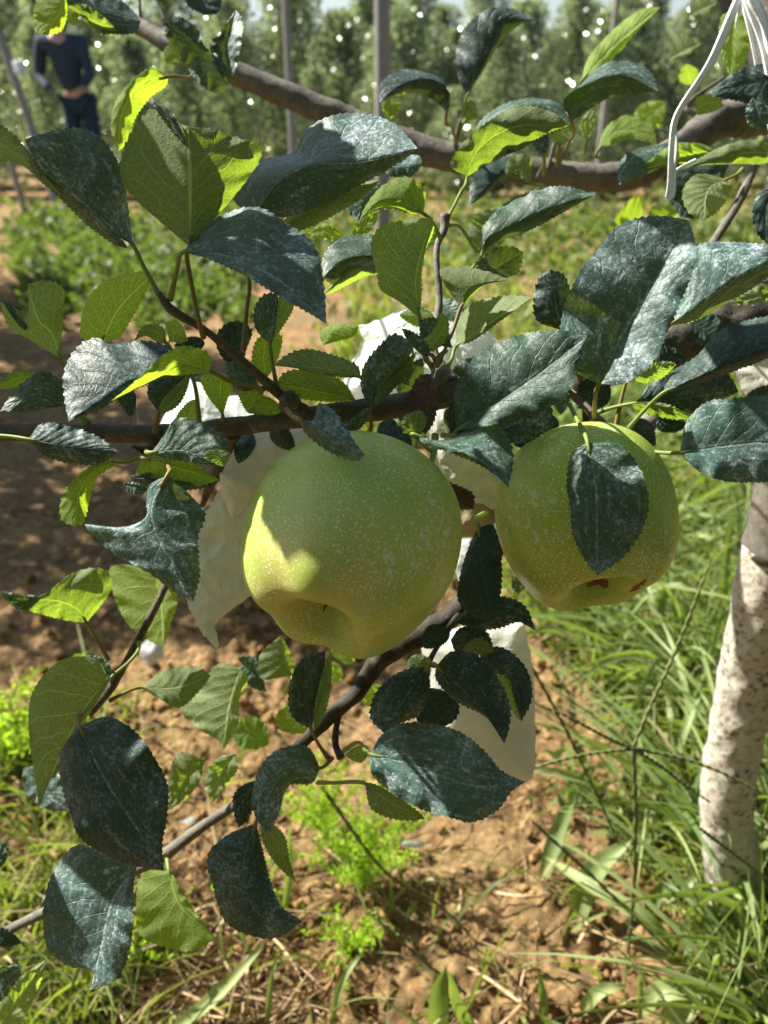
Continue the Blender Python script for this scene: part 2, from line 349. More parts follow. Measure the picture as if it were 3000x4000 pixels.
# ---------------------------------------------------------------- leaf builder
NL = 110; SC = np.array([0, .12, .26, .42, .58, .72, .84, .93, 1.0])
def leaf(parent, face, base, mid, tip, A, B, dep, stalk=None, mat='leaf', wave=1.0, label=None, camb=None):
    """base, mid, tip: midrib in photo pixels; A, B: the two margins; dep: depth of base, tip, then how far margins A and B lie behind the midrib (metres)."""
    d0, d1, da, db = dep
    m = catmull([base]+list(mid)+[tip], NL); t = np.linspace(0, 1, NL)
    prof = np.sin(math.pi*np.clip(t, 0, 1)**0.80)**0.72
    prof[0] = 0; prof[-1] = 0
    def edge(E):
        if len(E) == 1:
            e = np.array(E[0], float); i = int(np.argmin(((m-e)**2).sum(1)))
            i = min(max(i, NL//5), NL*3//4)
            off = e-m[i]; return m+off[None]*(prof/prof[i])[:, None]
        return catmull([base]+list(E)+[tip], NL)
    ea, eb = edge(A), edge(B)
    dm = d0+(d1-d0)*t
    sc = (d0+d1)/2/F; L = np.linalg.norm(np.array(tip)-np.array(base))*sc
    camb = 0.05*L if camb is None else camb
    ph = rng.uniform(0, 6.28, 6); bow = 0.03*L*np.sin(math.pi*t)
    teeth = max(12, int(L/0.0021)); tt = (t*teeth) % 1.0
    rows = []
    for sgn, e, dd in ((-1, ea, da), (1, eb, db)):
        cols = []
        for s in SC:
            p = m+(e-m)*s
            wv = 0.0020*wave*min(1.3, L/.05)*s*s*(np.sin(6.28*1.7*t+ph[0]+sgn)+0.6*np.sin(6.28*3.9*t+ph[1]+2*sgn)+0.35*np.sin(6.28*7.1*t+ph[2]))
            d = dm + dd*prof*s - camb*prof*s*(1-s)*2.0 + wv*prof - bow
            if s == 1.0:
                o = e-m; ln = np.linalg.norm(o, axis=1)+1e-6
                k = (tt**1.5*0.0009-0.0004)/sc/ln
                tang = np.gradient(m, axis=0); tang /= np.linalg.norm(tang, axis=1)[:, None]+1e-9
                amp = np.clip(prof*2.2, 0, 1)
                p = p+o*np.clip(k*amp, -.2, .2)[:, None]+tang*((tt-0.3)*0.0004/sc*amp)[:, None]
            x = CAM[None]+d[:, None]*(FW[None]+RT[None]*((p[:, :1]-CX)/F)+UP[None]*((CY-p[:, 1:])/F))
            cols.append(x)
        rows.append(cols)
    cols = rows[0][::-1]+rows[1][1:]           # margin A ... midrib ... margin B
    us = list((1-SC[::-1])/2)+list((1+SC[1:])/2); nc = len(cols)
    V = np.stack(cols, 1).reshape(-1, 3); uv = np.array([(us[j], t[i]) for i in range(NL) for j in range(nc)])
    ii, jj = np.meshgrid(np.arange(NL-1), np.arange(nc-1), indexing='ij'); a = (ii*nc+jj).ravel()
    Q = np.stack([a, a+1, a+nc+1, a+nc], 1)
    # orientation: upper side (front faces) shows on half A if face == 'T'
    h = (jj.ravel() < (nc-1)//2); q = Q[h]
    nrm = np.cross(V[q[:, 2]]-V[q[:, 0]], V[q[:, 3]]-V[q[:, 1]]).sum(0)
    cen = V[q].mean((0, 1)); facing = np.dot(nrm, CAM-cen) > 0
    if facing != (face == 'T'): Q = Q[:, ::-1]
    ob = mkobj('leaf', V, np.ascontiguousarray(Q), M[mat], parent, V[(nc-1)//2], uv=uv)
    if label: ob['label'] = label
    # midrib ridge on the lower side and the stalk as one tube
    if stalk:
        ds = stalk[-1] if not isinstance(stalk[-1], tuple) else d0
        st = [s_ for s_ in stalk if isinstance(s_, tuple)]
        k = len(st); inner = m[int(NL*0.10)]
        pts = [P(inner[0], inner[1], dm[int(NL*.1)]-bow[int(NL*.1)]+0.0004), P(base[0], base[1], d0)]+[P(x, y, d0+(ds-d0)*(i+1)/k) for i, (x, y) in enumerate(st)]
        tube('leaf_stalk', pts, [0.0005, 0.00085]+[0.0009]*(k-1)+[0.0013], M['stalk_red' if random.random() < .3 else 'stalk'], ob, seg=8)
    return ob
def twig(parent, pts, rads, mat='bark', name='twig', rough=0.12, seg=14):
    """pts: (px, py, depth); rads in photo pixels at that depth"""
    return tube(name, [P(*p) for p in pts], [r*p[2]/F for r, p in zip(rads, pts)], M[mat], parent, seg=seg, n=10*len(pts), rough=rough, rs=120)

# ================================================================ GROUND
def gh(x, y):
    """height of the soil at x, y"""
    d = math.hypot(x, y); v = Vector((x, y, 0))
    z = 0.018*noise.noise(v*1.3)+0.006*noise.noise(v*6)
    return z
def grid_axis(lo, hi, c, fine, wid, n_out):
    a = np.arange(c-wid, c+wid, fine); l = c-wid-np.geomspace(0.01, c-wid-lo, n_out)[::-1]; r = c+wid+np.geomspace(0.01, hi-c-wid, n_out)
    return np.r_[l, a, r]
xs = grid_axis(-400, 400, 0.05, 0.0042, 0.62, 46); ys = np.r_[np.linspace(-2, 0.05, 20), np.arange(0.06, 1.6, 0.0046), 1.6+np.geomspace(0.008, 500, 90)]
gx, gy = np.meshgrid(xs, ys); gz = np.zeros_like(gx)
for i in range(gx.shape[0]):
    for j in range(gx.shape[1]):
        x, y = gx[i, j], gy[i, j]; v = Vector((x, y, 0)); z = gh(x, y)
        if -1.2 < x < 1.2 and y < 3.5:
            f = 1.0 if y < 1.6 else max(0, (3.5-y)/1.9)
            dd = noise.voronoi(v*38)[0]; d2 = noise.voronoi(v*95+Vector((3, 1, 0)))[0]
            rough = 0.55+0.9*max(0, noise.noise(v*3.3+Vector((5, 2, 1)))+0.15)
            z += f*rough*1.7*(0.016*max(0, 0.62-dd[0])**0.8*(0.6+noise.noise(v*20)) + 0.006*(0.6-d2[0]) + 0.010*noise.fractal(v*16, 0.9, 2.1, 4))
        gz[i, j] = z
nx = len(xs); ny = len(ys)
ii, jj = np.meshgrid(np.arange(ny-1), np.arange(nx-1), indexing='ij'); a = (ii*nx+jj).ravel()
ground = mkobj('ground', np.stack([gx.ravel(), gy.ravel(), gz.ravel()], 1), np.stack([a, a+1, a+nx+1, a+nx], 1), M['soil'])
tag(ground, kind='structure')

def ribbons(name, roots, tips, mids, widths, mat, tints, label=None, cat=None, kind=None, seg=5, fold=0.25, parent=None, group=None, taper=0.8):
    """many curved tapering blades as one mesh; arrays (n,3)"""
    n = len(roots); t = np.linspace(0, 1, seg+1)
    R0, M0, T0 = [np.asarray(q, float)[:, None, :] for q in (roots, mids, tips)]; tt = t[None, :, None]
    C = (1-tt)**2*R0+2*tt*(1-tt)*M0+tt**2*T0
    D = np.gradient(C, axis=1); D /= np.linalg.norm(D, axis=2)[..., None]+1e-9
    ang = rng.uniform(0, 6.28, n); ref = np.stack([np.cos(ang), np.sin(ang), 0.3*np.ones(n)], 1)[:, None, :]
    Wd = np.cross(D, np.repeat(ref, seg+1, 1)); Wd /= np.linalg.norm(Wd, axis=2)[..., None]+1e-9
    Nn = np.cross(D, Wd)
    w = np.asarray(widths)[:, None]*np.clip(np.sin(math.pi*(0.18+0.82*t))**taper, 0, 1)[None]/2+1e-5
    Lf = C+Wd*w[..., None]; Rg = C-Wd*w[..., None]; Md = C+Nn*(w*fold)[..., None]
    V = np.stack([Lf, Md, Rg], 2).reshape(-1, 3)
    b = (np.arange(n)*(seg+1)*3)[:, None]; k = (np.arange(seg)*3)[None]; a = (b+k).ravel()
    Q = np.vstack([np.stack([a, a+1, a+4, a+3], 1), np.stack([a+1, a+2, a+5, a+4], 1)])
    o = mkobj(name, V, Q, mat, parent, tint=np.repeat(np.asarray(tints), (seg+1)*3), origin=None if parent is None else world_loc(parent))
    tag(o, label, cat, group, kind); return o
def scatter(n, dens):
    """sample n ground points seen in the photo with probability dens(px, py)"""
    out = []
    while len(out) < n:
        px = rng.uniform(-150, 3150); py = rng.uniform(600, 4300)
        if rng.random() < dens(px, py):
            p = PZ(px, py, 0.0)
            out.append((p[0], p[1], px, py))
    return np.array(out)
def grassfield(name, n, dens, hlo, hhi, wlo, whi, mat, label, seg=5, lean=0.5, tint_hi=1.0):
    s = scatter(n, dens); z = np.array([gh(x, y)-0.004 for x, y in s[:, :2]])
    R = np.stack([s[:, 0], s[:, 1], z], 1); dist = np.hypot(s[:, 0], s[:, 1])
    h = rng.uniform(hlo, hhi, n)*rng.uniform(.6, 1.2, n); az = rng.uniform(0, 6.28, n); ln = h*rng.uniform(0.1, lean*1.6, n)
    dv = np.stack([np.cos(az), np.sin(az), np.zeros(n)], 1)
    Mi = R+np.array([0, 0, 1.0])*(h*0.75)[:, None]+dv*(ln*0.25)[:, None]
    T = R+np.array([0, 0, 1.0])*(h*rng.uniform(.45, 1.0, n))[:, None]+dv*ln[:, None]
    w = rng.uniform(wlo, whi, n)*np.clip(0.6+dist*0.35, 1, 4)
    return ribbons(name, R, T, Mi, w, mat, rng.uniform(0, tint_hi, n), seg=seg, kind='stuff', label=label, cat='grass')
def bl(v, a, b): 
    t = min(1, max(0, (v-a)/(b-a))); return t*t*(3-2*t)
def nz(px, py, s, o=0): return noise.noise(Vector((px/s, py/s, o)))
def d_right(px, py):
    e = 2120+ (500 if py > 2300 else 0)*bl(py, 2300, 3000) + 260*bl(py, 3200, 3900)
    k = bl(px, e-250, e+150)*(1-0.5*bl(py, 2800, 3800))
    if py < 1750: k = max(k, 0.85*bl(px, 1080, 1500)*bl(py, 640, 760))
    if py < 1000: k = max(k, 0.5*bl(px, 200, 500))
    k *= bl(py, 640, 700)
    return k*(0.35+0.65*bl(nz(px, py, 170), -0.3, 0.2))
grassfield('grass', 9000, lambda x, y: d_right(x, y)*bl(y, 1500, 2200)**0.5, 0.04, 0.15, 0.0022, 0.006, M['grass'], 'green grass thick on the right beside the whitewashed trunk', lean=0.7)
grassfield('grass', 9000, lambda x, y: d_right(x, y)*(1-bl(y, 1500, 2100)), 0.04, 0.13, 0.004, 0.010, M['grass'], 'sunlit yellow green grass in the distance behind the branches', seg=3, tint_hi=0.8)
grassfield('grass', 2300, lambda x, y: d_right(x, y)*bl(y, 1450, 1700)*bl(nz(x, y, 260, 31), -.2, .2), 0.13, 0.24, 0.004, 0.008, M['broad'], 'long arching grass blades rising above the rest at the right', seg=8, lean=1.0)
grassfield('grass', 1500, lambda x, y: (1-bl(x, 450, 620))*bl(y, 2650, 2900)*bl(nz(x, y, 150, 3), -0.15, 0.2)+0.03*bl(y, 2600, 3000), 0.03, 0.11, 0.002, 0.005, M['grass'], 'grass at the lower left among dry straw', lean=0.9)
# leafy ground cover: small leaves close to the soil
def leaflets(name, n, dens, hlo, hhi, size, mat, label, kind='stuff', tlo=0, thi=1):
    s = scatter(n, dens); z = np.array([gh(x, y) for x, y in s[:, :2]])
    dist = np.hypot(s[:, 0], s[:, 1]); L = size*rng.uniform(.5, 1.3, n)*np.clip(.6+dist*.35, 1, 3)
    R = np.stack([s[:, 0], s[:, 1], z+rng.uniform(hlo, hhi, n)*rng.uniform(0.2, 1, n)], 1)
    az = rng.uniform(0, 6.28, n); el = rng.uniform(-0.2, 0.9, n); dv = np.stack([np.cos(az)*np.cos(el), np.sin(az)*np.cos(el), np.sin(el)], 1)
    T = R+dv*L[:, None]; Mi = (R+T)/2+np.array([0, 0, .15])*L[:, None]
    return ribbons(name, R, T, Mi, L*rng.uniform(.35, .6, n), mat, rng.uniform(tlo, thi, n), seg=4, kind=kind, label=label, cat='ground cover', fold=0.2)
leaflets('ground_cover', 9000, lambda x, y: (bl(x, 20, 200)*(1-bl(x, 850, 1050))*bl(y, 800, 880)*(1-bl(y, 1180, 1330))*bl(nz(x, y, 120, 5), -.35, .05)), 0.0, 0.10, 0.028, M['cover'], 'low leafy green weeds on the bare path at the left', thi=0.9)
leaflets('ground_cover', 9000, lambda x, y: d_right(x, y)*bl(nz(x, y, 140, 8), -.1, .25), 0.0, 0.05, 0.016, M['cover'], 'small round leaved weeds among the grass on the right')
leaflets('ground_cover', 7000, lambda x, y: bl(y, 640, 680)*(1-bl(y, 950, 1150))*(0.3+0.7*bl(x, 300, 900))*bl(nz(x, y, 130, 12), -.5, .1), 0.0, 0.14, 0.026, M['cover'], 'far weeds and grass in front of the orchard rows')
# clods and crumbs
def clods(n):
    ico = bmesh.new(); bmesh.ops.create_icosphere(ico, subdivisions=2, radius=1.0); BV = np.array([v.co[:] for v in ico.verts]); BF = np.array([[v.index for v in f.verts] for f in ico.faces]); ico.free()
    Vs, Fs, Ts = [], [], []
    for i in range(n):
        px = rng.uniform(-100, 3100); py = rng.uniform(2250, 4250); p = PZ(px, py); r = 0.0020+0.0085*rng.random()**6
        q = BV.copy(); sd = Vector(rng.uniform(0, 50, 3)); q *= np.array([0.8+0.75*noise.fractal(Vector(v)*1.1+sd, .8, 2.2, 3)+.35*abs(noise.noise(Vector(v)*2.6+sd)) for v in q])[:, None]
        q *= rng.uniform(.7, 1.2, 3)[None]*r; a = rng.uniform(0, 6.28); c, s_ = math.cos(a), math.sin(a)
        q = np.stack([q[:, 0]*c-q[:, 1]*s_, q[:, 0]*s_+q[:, 1]*c, q[:, 2]], 1)+np.array([p[0], p[1], gh(p[0], p[1])+r*.45+0.003])
        Fs.append(BF+len(BV)*i); Vs.append(q); Ts.append(np.full(len(BV), rng.random()))
    o = mkobj('soil_clods', np.vstack(Vs), np.vstack(Fs), M['clod'], tint=np.concatenate(Ts)); tag(o, 'crumbly brown soil clods strewn over the ground', 'soil clods', kind='stuff')
clods(2000)
# dry straw litter
def straws(n, dens, label, lo=0.04, hi=0.16, w=(0.0010, 0.0034), zlo=0.004, zhi=0.016):
    s = scatter(n, dens); R = np.stack([s[:, 0], s[:, 1], [gh(x, y) for x, y in s[:, :2]]], 1); R[:, 2] += rng.uniform(zlo, zhi, n)
    az = rng.normal(0.15, 0.7, n)+math.pi*(rng.random(n) < .5); L = rng.uniform(lo, hi, n)
    T = R+np.stack([np.cos(az), np.sin(az), rng.uniform(-.08, .12, n)], 1)*L[:, None]
    Mi = (R+T)/2+rng.normal(0, 1, (n, 3))*np.array([.16, .16, .06])*L[:, None]
    ribbons('dry_straw', R, T, Mi, rng.uniform(*w, n), M['straw'], rng.uniform(0, 1, n), seg=7, kind='stuff', label=label, cat='straw', fold=0.9, taper=0.35)
straws(800, lambda x, y: (1-bl(x, 900, 1150))*bl(y, 3350, 3600), 'pale dry straw lying thick in the lower left corner')
straws(380, lambda x, y: bl(y, 2300, 2700)*0.5+0.3*bl(x, 1600, 2200), 'scattered dry stalks on the brown soil at the right', hi=0.11)

# individual broad grass blades
TUFTS = {}
def broad_blade(pts, wpx, hs, label, tint, mat='broad'):
    C = catmull([tuple(PZ(x, y, h)) for (x, y), h in zip(pts, hs)], 22); n = len(C); t = np.linspace(0, 1, n)
    dmid = np.linalg.norm(C[n//2]-CAM); w = wpx*dmid/F/2
    T = np.gradient(C, axis=0); T /= np.linalg.norm(T, axis=1)[:, None]
    view = CAM-C; view /= np.linalg.norm(view, axis=1)[:, None]; up = np.array([0.15, -0.2, 1.0])[None]*0.6+view*0.4
    Wd = np.cross(T, up); Wd /= np.linalg.norm(Wd, axis=1)[:, None]; N = np.cross(Wd, T)
    pr = np.sin(math.pi*np.clip(0.14+0.86*t, 0, 1))**0.8*w+1e-5; V = []
    for s in (-1, -.5, 0, .5, 1): V.append(C+Wd*(pr*s)[:, None]+N*(pr*(abs(s)-0.5)*0.45)[:, None]+N*(0.0008*np.sin(t*17+s))[:, None])
    V = np.stack(V, 1).reshape(-1, 3); a = (np.arange(n-1)[:, None]*5+np.arange(4)[None]).ravel()
    o = mkobj('grass_blade', V, np.stack([a, a+1, a+6, a+5], 1), M[mat], origin=C[0], tint=np.clip(tint+0.2*np.tile([1, .5, 0, .5, 1], n), 0, 1))
    x, y = pts[0] if hs[0] <= hs[-1] else pts[-1]
    for key, (cx_, cy_, lab) in TUFT_AT.items():
        if abs(x-cx_) < 340 and abs(y-cy_) < 330:
            if key not in TUFTS: TUFTS[key] = thing('grass_tuft', lab, 'grass', PZ(cx_, cy_, 0))
            o.parent = TUFTS[key]; o.location = Vector(C[0])-TUFTS[key].location; return
    raise ValueError(pts)
TUFT_AT = {0: (2230, 3480, 'broad grey green blades on bare soil left of the hanging seed stem'),
  2: (2620, 3520, 'tuft of narrow green blades just left of the trunk foot'),
  3: (3060, 3690, 'broad pale and dark blades in front of the trunk foot'),
  4: (2480, 4050, 'tuft of wide pale blades at the bottom right corner'),
  5: (1780, 4050, 'dark green upright blade with a paler one'),
  6: (2190, 4000, 'two small blades on bare soil right of the bottom centre'),
  7: (640, 4060, 'long pale blade rising right at the lower left'),
  8: (1100, 3940, 'thin pale blades below the dark hanging leaf at the lower left'),
  9: (2650, 2700, 'tall tuft of bent grass blades between the smaller apple and the trunk'),
  10: (2420, 2000, 'pale stem crossing the far grass right of the smaller apple')}
for pts, w, hs, lab, ti in [
    ([(2235, 3640), (2310, 3420), (2470, 3275)], 78, (0, .05, .09), 'wide grey green grass blade leaning right over the soil below the seed stems', .5),
    ([(2660, 3740), (2560, 3620), (2290, 3450), (2125, 3345)], 50, (0.01, .05, .06, .03), 'long pale grass blade running up left across the soil', .7),
    ([(2120, 3430), (2190, 3220), (2250, 3105)], 58, (0.01, .05, .08), 'broad blade standing left of the round green weed', .3),
    ([(2480, 3310), (2600, 3220), (2740, 3130)], 42, (0.02, .06, .08), 'bright blade crossing just left of the whitewashed trunk', .2),
    ([(2480, 3600), (2580, 3490), (2690, 3430)], 52, (0.0, .04, .05), 'short fresh green blade beside the hanging seed stem', .1),
    ([(2500, 3560), (2650, 3480), (2790, 3360)], 34, (0.0, .05, .07), 'narrow green blade pointing at the trunk foot', .3),
    ([(2990, 3770), (2880, 3660), (2760, 3560), (2660, 3460)], 62, (0, .03, .05, .05), 'pale wide blade lying in front of the trunk foot', .9),
    ([(3060, 3610), (2900, 3490), (2770, 3400)], 36, (0.0, .06, .08), 'dark blade across the foot of the trunk', .0),
    ([(2600, 3730), (2800, 3680), (3040, 3695)], 46, (0.01, .05, .05), 'dark green horizontal blade below the trunk', .0),
    ([(2480, 3970), (2560, 3885), (2740, 3868), (2840, 3855)], 62, (0, .04, .04, .02), 'pale arching blade at the bottom right', .8),
    ([(2580, 4060), (2680, 3920), (2820, 3875)], 84, (0, .04, .05), 'widest pale blade at the bottom right corner', .9),
    ([(2700, 3870), (2840, 3840), (2930, 3760)], 28, (0.01, .03, .05), 'thin yellow green blade near the bottom right corner', .4),
    ([(2500, 4060), (2500, 3850), (2506, 3740)], 20, (0, .05, .09), 'thin upright bright blade at the bottom right', .5),
    ([(1715, 4080), (1712, 3900), (1742, 3775)], 70, (0, .06, .10), 'dark green upright blade at the bottom centre', .0),
    ([(1850, 4040), (1780, 3910), (1750, 3790)], 44, (0, .05, .09), 'pale blade right behind the dark upright blade', .8),
    ([(2125, 4030), (2118, 3880), (2095, 3780)], 34, (0, .04, .06), 'small upright blade on bare soil at the bottom', .3),
    ([(2260, 3970), (2330, 3880), (2450, 3850)], 42, (0, .03, .03), 'blade lying flat left of the thin upright blade', .7),
    ([(640, 4060), (850, 3880), (1040, 3680)], 46, (0, .04, .07), 'long pale blade rising right at the lower left', 1.),
    ([(1040, 4060), (1060, 3830), (1095, 3690)], 20, (0, .05, .08), 'thin blade under the dark hanging leaf', .5),
    ([(1100, 3620), (1130, 3400), (1130, 3220)], 28, (0, .06, .12), 'tall pale blade behind the dark hanging leaf', .9),
    ([(1290, 4020), (1330, 3850), (1430, 3700)], 24, (0, .04, .06), 'thin blade below the feathery weed', .6),
    ([(2545, 2700), (2560, 2450), (2610, 2250)], 58, (0, .10, .18), 'tall broad blade standing below the right apple', .3),
    ([(2660, 2780), (2650, 2500), (2615, 2260)], 36, (0, .10, .18), 'narrow tall blade folded over beside the right apple', .2),
    ([(2850, 2520), (2720, 2420), (2625, 2300)], 46, (0.04, .12, .16), 'blade bending right from the tall tuft', .5),
    ([(2700, 2790), (2570, 2700), (2440, 2690)], 46, (0, .06, .05), 'pale arched blade over the soil left of the trunk', 1.),
    ([(2830, 2560), (2830, 2250), (2870, 1980)], 30, (0, .14, .25), 'long upright blade by the top of the trunk', .4),
    ([(2755, 2860), (2770, 2600), (2830, 2330)], 26, (0, .12, .22), 'slim yellow green blade against the trunk', .6),
    ([(2420, 2000), (2500, 1950), (2700, 1900)], 20, (0.02, .1, .12), 'pale stem crossing the far grass at the right', 1.)]:
    broad_blade(pts, w, hs, lab, ti)

# crabgrass seed head: culm and finger-like spikes
def rope(parent, name, pts, r, mat='seed'):
    C = catmull([tuple(P(*p)) for p in pts], 90); V, Fc = [], []
    T = np.gradient(C, axis=0); T /= np.linalg.norm(T, axis=1)[:, None]; seg = 7
    u = np.cross(T[0], [0.3, 0.5, 0.8]); u /= np.linalg.norm(u)
    for i in range(90):
        u = u-T[i]*u.dot(T[i]); u /= np.linalg.norm(u); w = np.cross(T[i], u)
        for k in range(seg):
            a = k*6.283/seg; rr = r*(1+0.55*math.sin(i*1.15+a*2))*(1-0.45*(i/89)**3); V.append(C[i]+(u*math.cos(a)+w*math.sin(a))*rr)
    Fc = [(i*seg+k, i*seg+(k+1) % seg, (i+1)*seg+(k+1) % seg, (i+1)*seg+k) for i in range(89) for k in range(seg)]
    return mkobj(name, V, Fc, M[mat], parent, C[0])
cg = thing('crabgrass_stem', 'branching grass seed head with long thin spikes between the apples and the trunk', 'grass stem', P(2475, 2920, .62))
rope(cg, 'seed_spike', [(2475, 2915, .62), (2540, 2760, .61), (2640, 2540, .60), (2780, 2180, .58)], .0013)
rope(cg, 'seed_spike', [(2470, 2925, .62), (2350, 2870, .61), (2220, 2800, .60), (2080, 2742, .60)], .0012)
rope(cg, 'seed_spike', [(2475, 2925, .62), (2300, 2945, .61), (2130, 2985, .60), (1975, 3035, .60)], .0012)
rope(cg, 'seed_spike', [(2475, 2925, .62), (2570, 2985, .62), (2660, 3055, .62), (2775, 3135, .62)], .0012)
rope(cg, 'seed_spike', [(2475, 2925, .62), (2640, 2955, .62), (2800, 3010, .62), (3010, 3110, .62)], .0012)
rope(cg, 'stem', [(2475, 2925, .62), (2482, 3200, .66), (2474, 3500, .70), (2455, 3700, .74), (2457, 4000, .745)], .0016)
for (pp, lab) in [([(2080, 3210, .66), (2300, 3410, .68), (2600, 3700, .70), (2830, 3920, .72)], 'long dark grass stem slanting down right across the soil'),
                  ([(2740, 3240, .62), (2860, 3330, .63), (3020, 3450, .64)], 'dark grass stem crossing in front of the trunk'),
                  ([(1260, 3080, .62), (1500, 3400, .66), (1720, 3540, .70), (1870, 3690, .74)], 'bright green stem falling right from below the large dusty leaf'),
                  ([(1480, 3600, .7), (1700, 3790, .72), (1900, 3940, .74), (2020, 4040, .75)], 'faint thin stem across the bottom soil'),
                  ([(2075, 2600, .62), (2200, 2830, .64), (2310, 3060, .66), (2420, 3300, .70)], 'thin dark stem hanging beside the lower paper bag')]:
    o = rope(None, 'grass_culm', pp, .0013, 'seed'); tag(o, lab, 'grass stem', 'loose grass stems')

# weeds
def weed(px, py, h, spread, n, size, label, mat='weed', name='feathery_weed', stems=20):
    b = PZ(px, py, 0); b[2] = gh(b[0], b[1]); w = thing(name, label, 'weed', b)
    R, Mi, T, Wd = [], [], [], []
    for i in range(stems):
        az = rng.uniform(0, 6.28); ln = spread*rng.uniform(.2, 1); hh = h*rng.uniform(.5, 1)
        tip = b+np.array([math.cos(az)*ln, math.sin(az)*ln, hh]); m = b+np.array([math.cos(az)*ln*.3, math.sin(az)*ln*.3, hh*.6])
        R.append(b); T.append(tip); Mi.append(m); Wd.append(.0018)
    ribbons('stem', R, T, Mi, Wd, M[mat], rng.uniform(0, .4, len(R)), parent=w, fold=0.9)
    r2, m2, t2, w2 = [], [], [], []
    for i in range(n):
        k = rng.integers(stems); t = rng.uniform(.25, 1); c = (1-t)**2*R[k]+2*t*(1-t)*Mi[k]+t*t*T[k]
        dv = rng.normal(0, 1, 3)+np.array([0, 0, .4]); dv /= np.linalg.norm(dv); L = size*rng.uniform(.5, 1.2)
        c = c+rng.normal(0, size*.5, 3); r2.append(c); t2.append(c+dv*L); m2.append(c+dv*L*.5+np.array([0, 0, L*.12])); w2.append(L*.35)
    f = ribbons('foliage', r2, t2, m2, w2, M[mat], rng.uniform(0, 1, n), parent=w, seg=3)
for a in [(1420, 3480, .17, .10, 3200, .0062, 'feathery bright green weed in the bare soil at bottom centre'),
          (1280, 3260, .11, .09, 1600, .0062, 'lower bright feathery weed behind the dark hanging leaf'),
          (1380, 3720, .05, .05, 300, .009, 'small sprig of green weed at the foot of the feathery weed'),
          (90, 2950, .12, .12, 700, .013, 'bright fine leaved weed at the left edge'),
          (1000, 3540, .05, .05, 160, .012, 'tiny green sprout beside the pale green hanging leaf'),
          (560, 3740, .05, .05, 160, .012, 'tiny weed between dry straws at the lower left')]: weed(*a)
for a in [(2290, 3140, .05, .05, 60, .032, 'round leaved pale green weed on the soil left of the trunk'),
          (2470, 3330, .05, .05, 60, .026, 'yellow green leafy weed under the seed stems'),
          (2190, 2420, .07, .06, 80, .022, 'small leafy weed in shade under the right apple')]:
    weed(*a, mat='cover', name='leafy_weed', stems=12)

# litter
def blob_outline(c, r, k=9): return [(c[0]+r[0]*math.cos(i*6.283/k)*rng.uniform(.7, 1.2), c[1]+r[1]*math.sin(i*6.283/k)*rng.uniform(.7, 1.2)) for i in range(k)]

# ---------------------------------------------------------------- bags
def bag(name, outline, dep, bulge, mat, parent=None, step=13, crumple=1.0, depfun=None, back=0.6):
    """closed crumpled paper envelope: outline in photo pixels at its own depth, front and back sheet apart by bulge"""
    o2 = []; k = len(outline)
    for i in range(k):
        a, b = np.array(outline[i], float), np.array(outline[(i+1) % k], float); m = max(1, int(np.linalg.norm(b-a)/step))
        for j in range(m):
            q = a+(b-a)*j/m; q = q+np.array([nz(q[0], q[1], 40, 2), nz(q[0], q[1], 40, 9)])*9*crumple; o2.append(q)
    B = np.array(o2); nb = len(B); lo, hi = B.min(0), B.max(0); ins = []
    def inside(p):
        x, y = p; c = False; j = nb-1
        for i in range(nb):
            if (B[i, 1] > y) != (B[j, 1] > y) and x < (B[j, 0]-B[i, 0])*(y-B[i, 1])/(B[j, 1]-B[i, 1])+B[i, 0]: c = not c
            j = i
        return c
    for x in np.arange(lo[0], hi[0], step):
        for y in np.arange(lo[1], hi[1], step):
            q = np.array([x, y])+rng.uniform(-.35, .35, 2)*step
            if np.min(((B-q)**2).sum(1)) > (step*.6)**2 and inside(q): ins.append(q)
    pts = list(B)+ins
    r = geometry.delaunay_2d_cdt([Vector(p) for p in pts], [(i, (i+1) % nb) for i in range(nb)], [], 1, 1e-4)
    P2 = np.array([v[:] for v in r[0]]); tri = [list(f) for f in r[2]]; nv = len(P2)
    Vf, Vb = [], []
    isb = np.array([np.min(((B-p)**2).sum(1)) < 1e-2 for p in P2])
    for i, p in enumerate(P2):
        ds = math.sqrt(np.min(((B-p)**2).sum(1))); f = 1-math.exp(-ds/60.0)
        q = Vector((p[0]/95, p[1]/95, 0.3)); dv, pv = noise.voronoi(q); cr = (dv[1]-dv[0])*0.5; q2 = Vector((p[0]/40, p[1]/40, 4)); d2 = noise.voronoi(q2)[0]; cr += (d2[1]-d2[0])*.07
        cr += .55*noise.noise(q*0.8)+0.09*noise.noise(q*3.5)
        d = dep if depfun is None else depfun(p[0], p[1])
        Vf.append(P(p[0], p[1], d-bulge*f+crumple*.007*(cr-.3)*(0.35+f))); Vb.append(P(p[0], p[1], d+(0 if isb[i] else bulge*back*f+.0006)+crumple*.007*(cr-.3)*.35*(1 if isb[i] else .6)))
    for i in range(nv):
        if isb[i]: Vb[i] = Vf[i]+FW*0.0004
    V = Vf+Vb; Fc = []
    for f in tri:
        Fc.append(f); Fc.append([x+nv for x in f][::-1])
    ob = mkobj(name, V, [tuple(f) for f in Fc], M[mat], parent, V[0], smooth=False)
    return ob
t = thing('fruit_bag', 'crumpled cream paper fruit bag torn open behind the left side of the large apple', 'paper bag', P(950, 1760, .375), 'opened paper fruit bags')
bag('bag_body', [(885, 1760), (960, 1695), (1180, 1670), (1330, 1700), (1330, 2000), (1180, 2340), (1010, 2310), (930, 2360), (830, 2440), (800, 2490), (740, 2380), (700, 2270), (745, 2150), (775, 2030), (830, 1960), (865, 1900), (850, 1840)], .385, .004, 'bag_cream', t, back=.5)
bag('torn_mouth', [(862, 1850), (905, 1835), (960, 1850), (985, 1905), (975, 1960), (940, 2000), (905, 2030), (880, 1965), (858, 1930)], .372, .012, 'bag_cream', t, step=9, crumple=1.3)
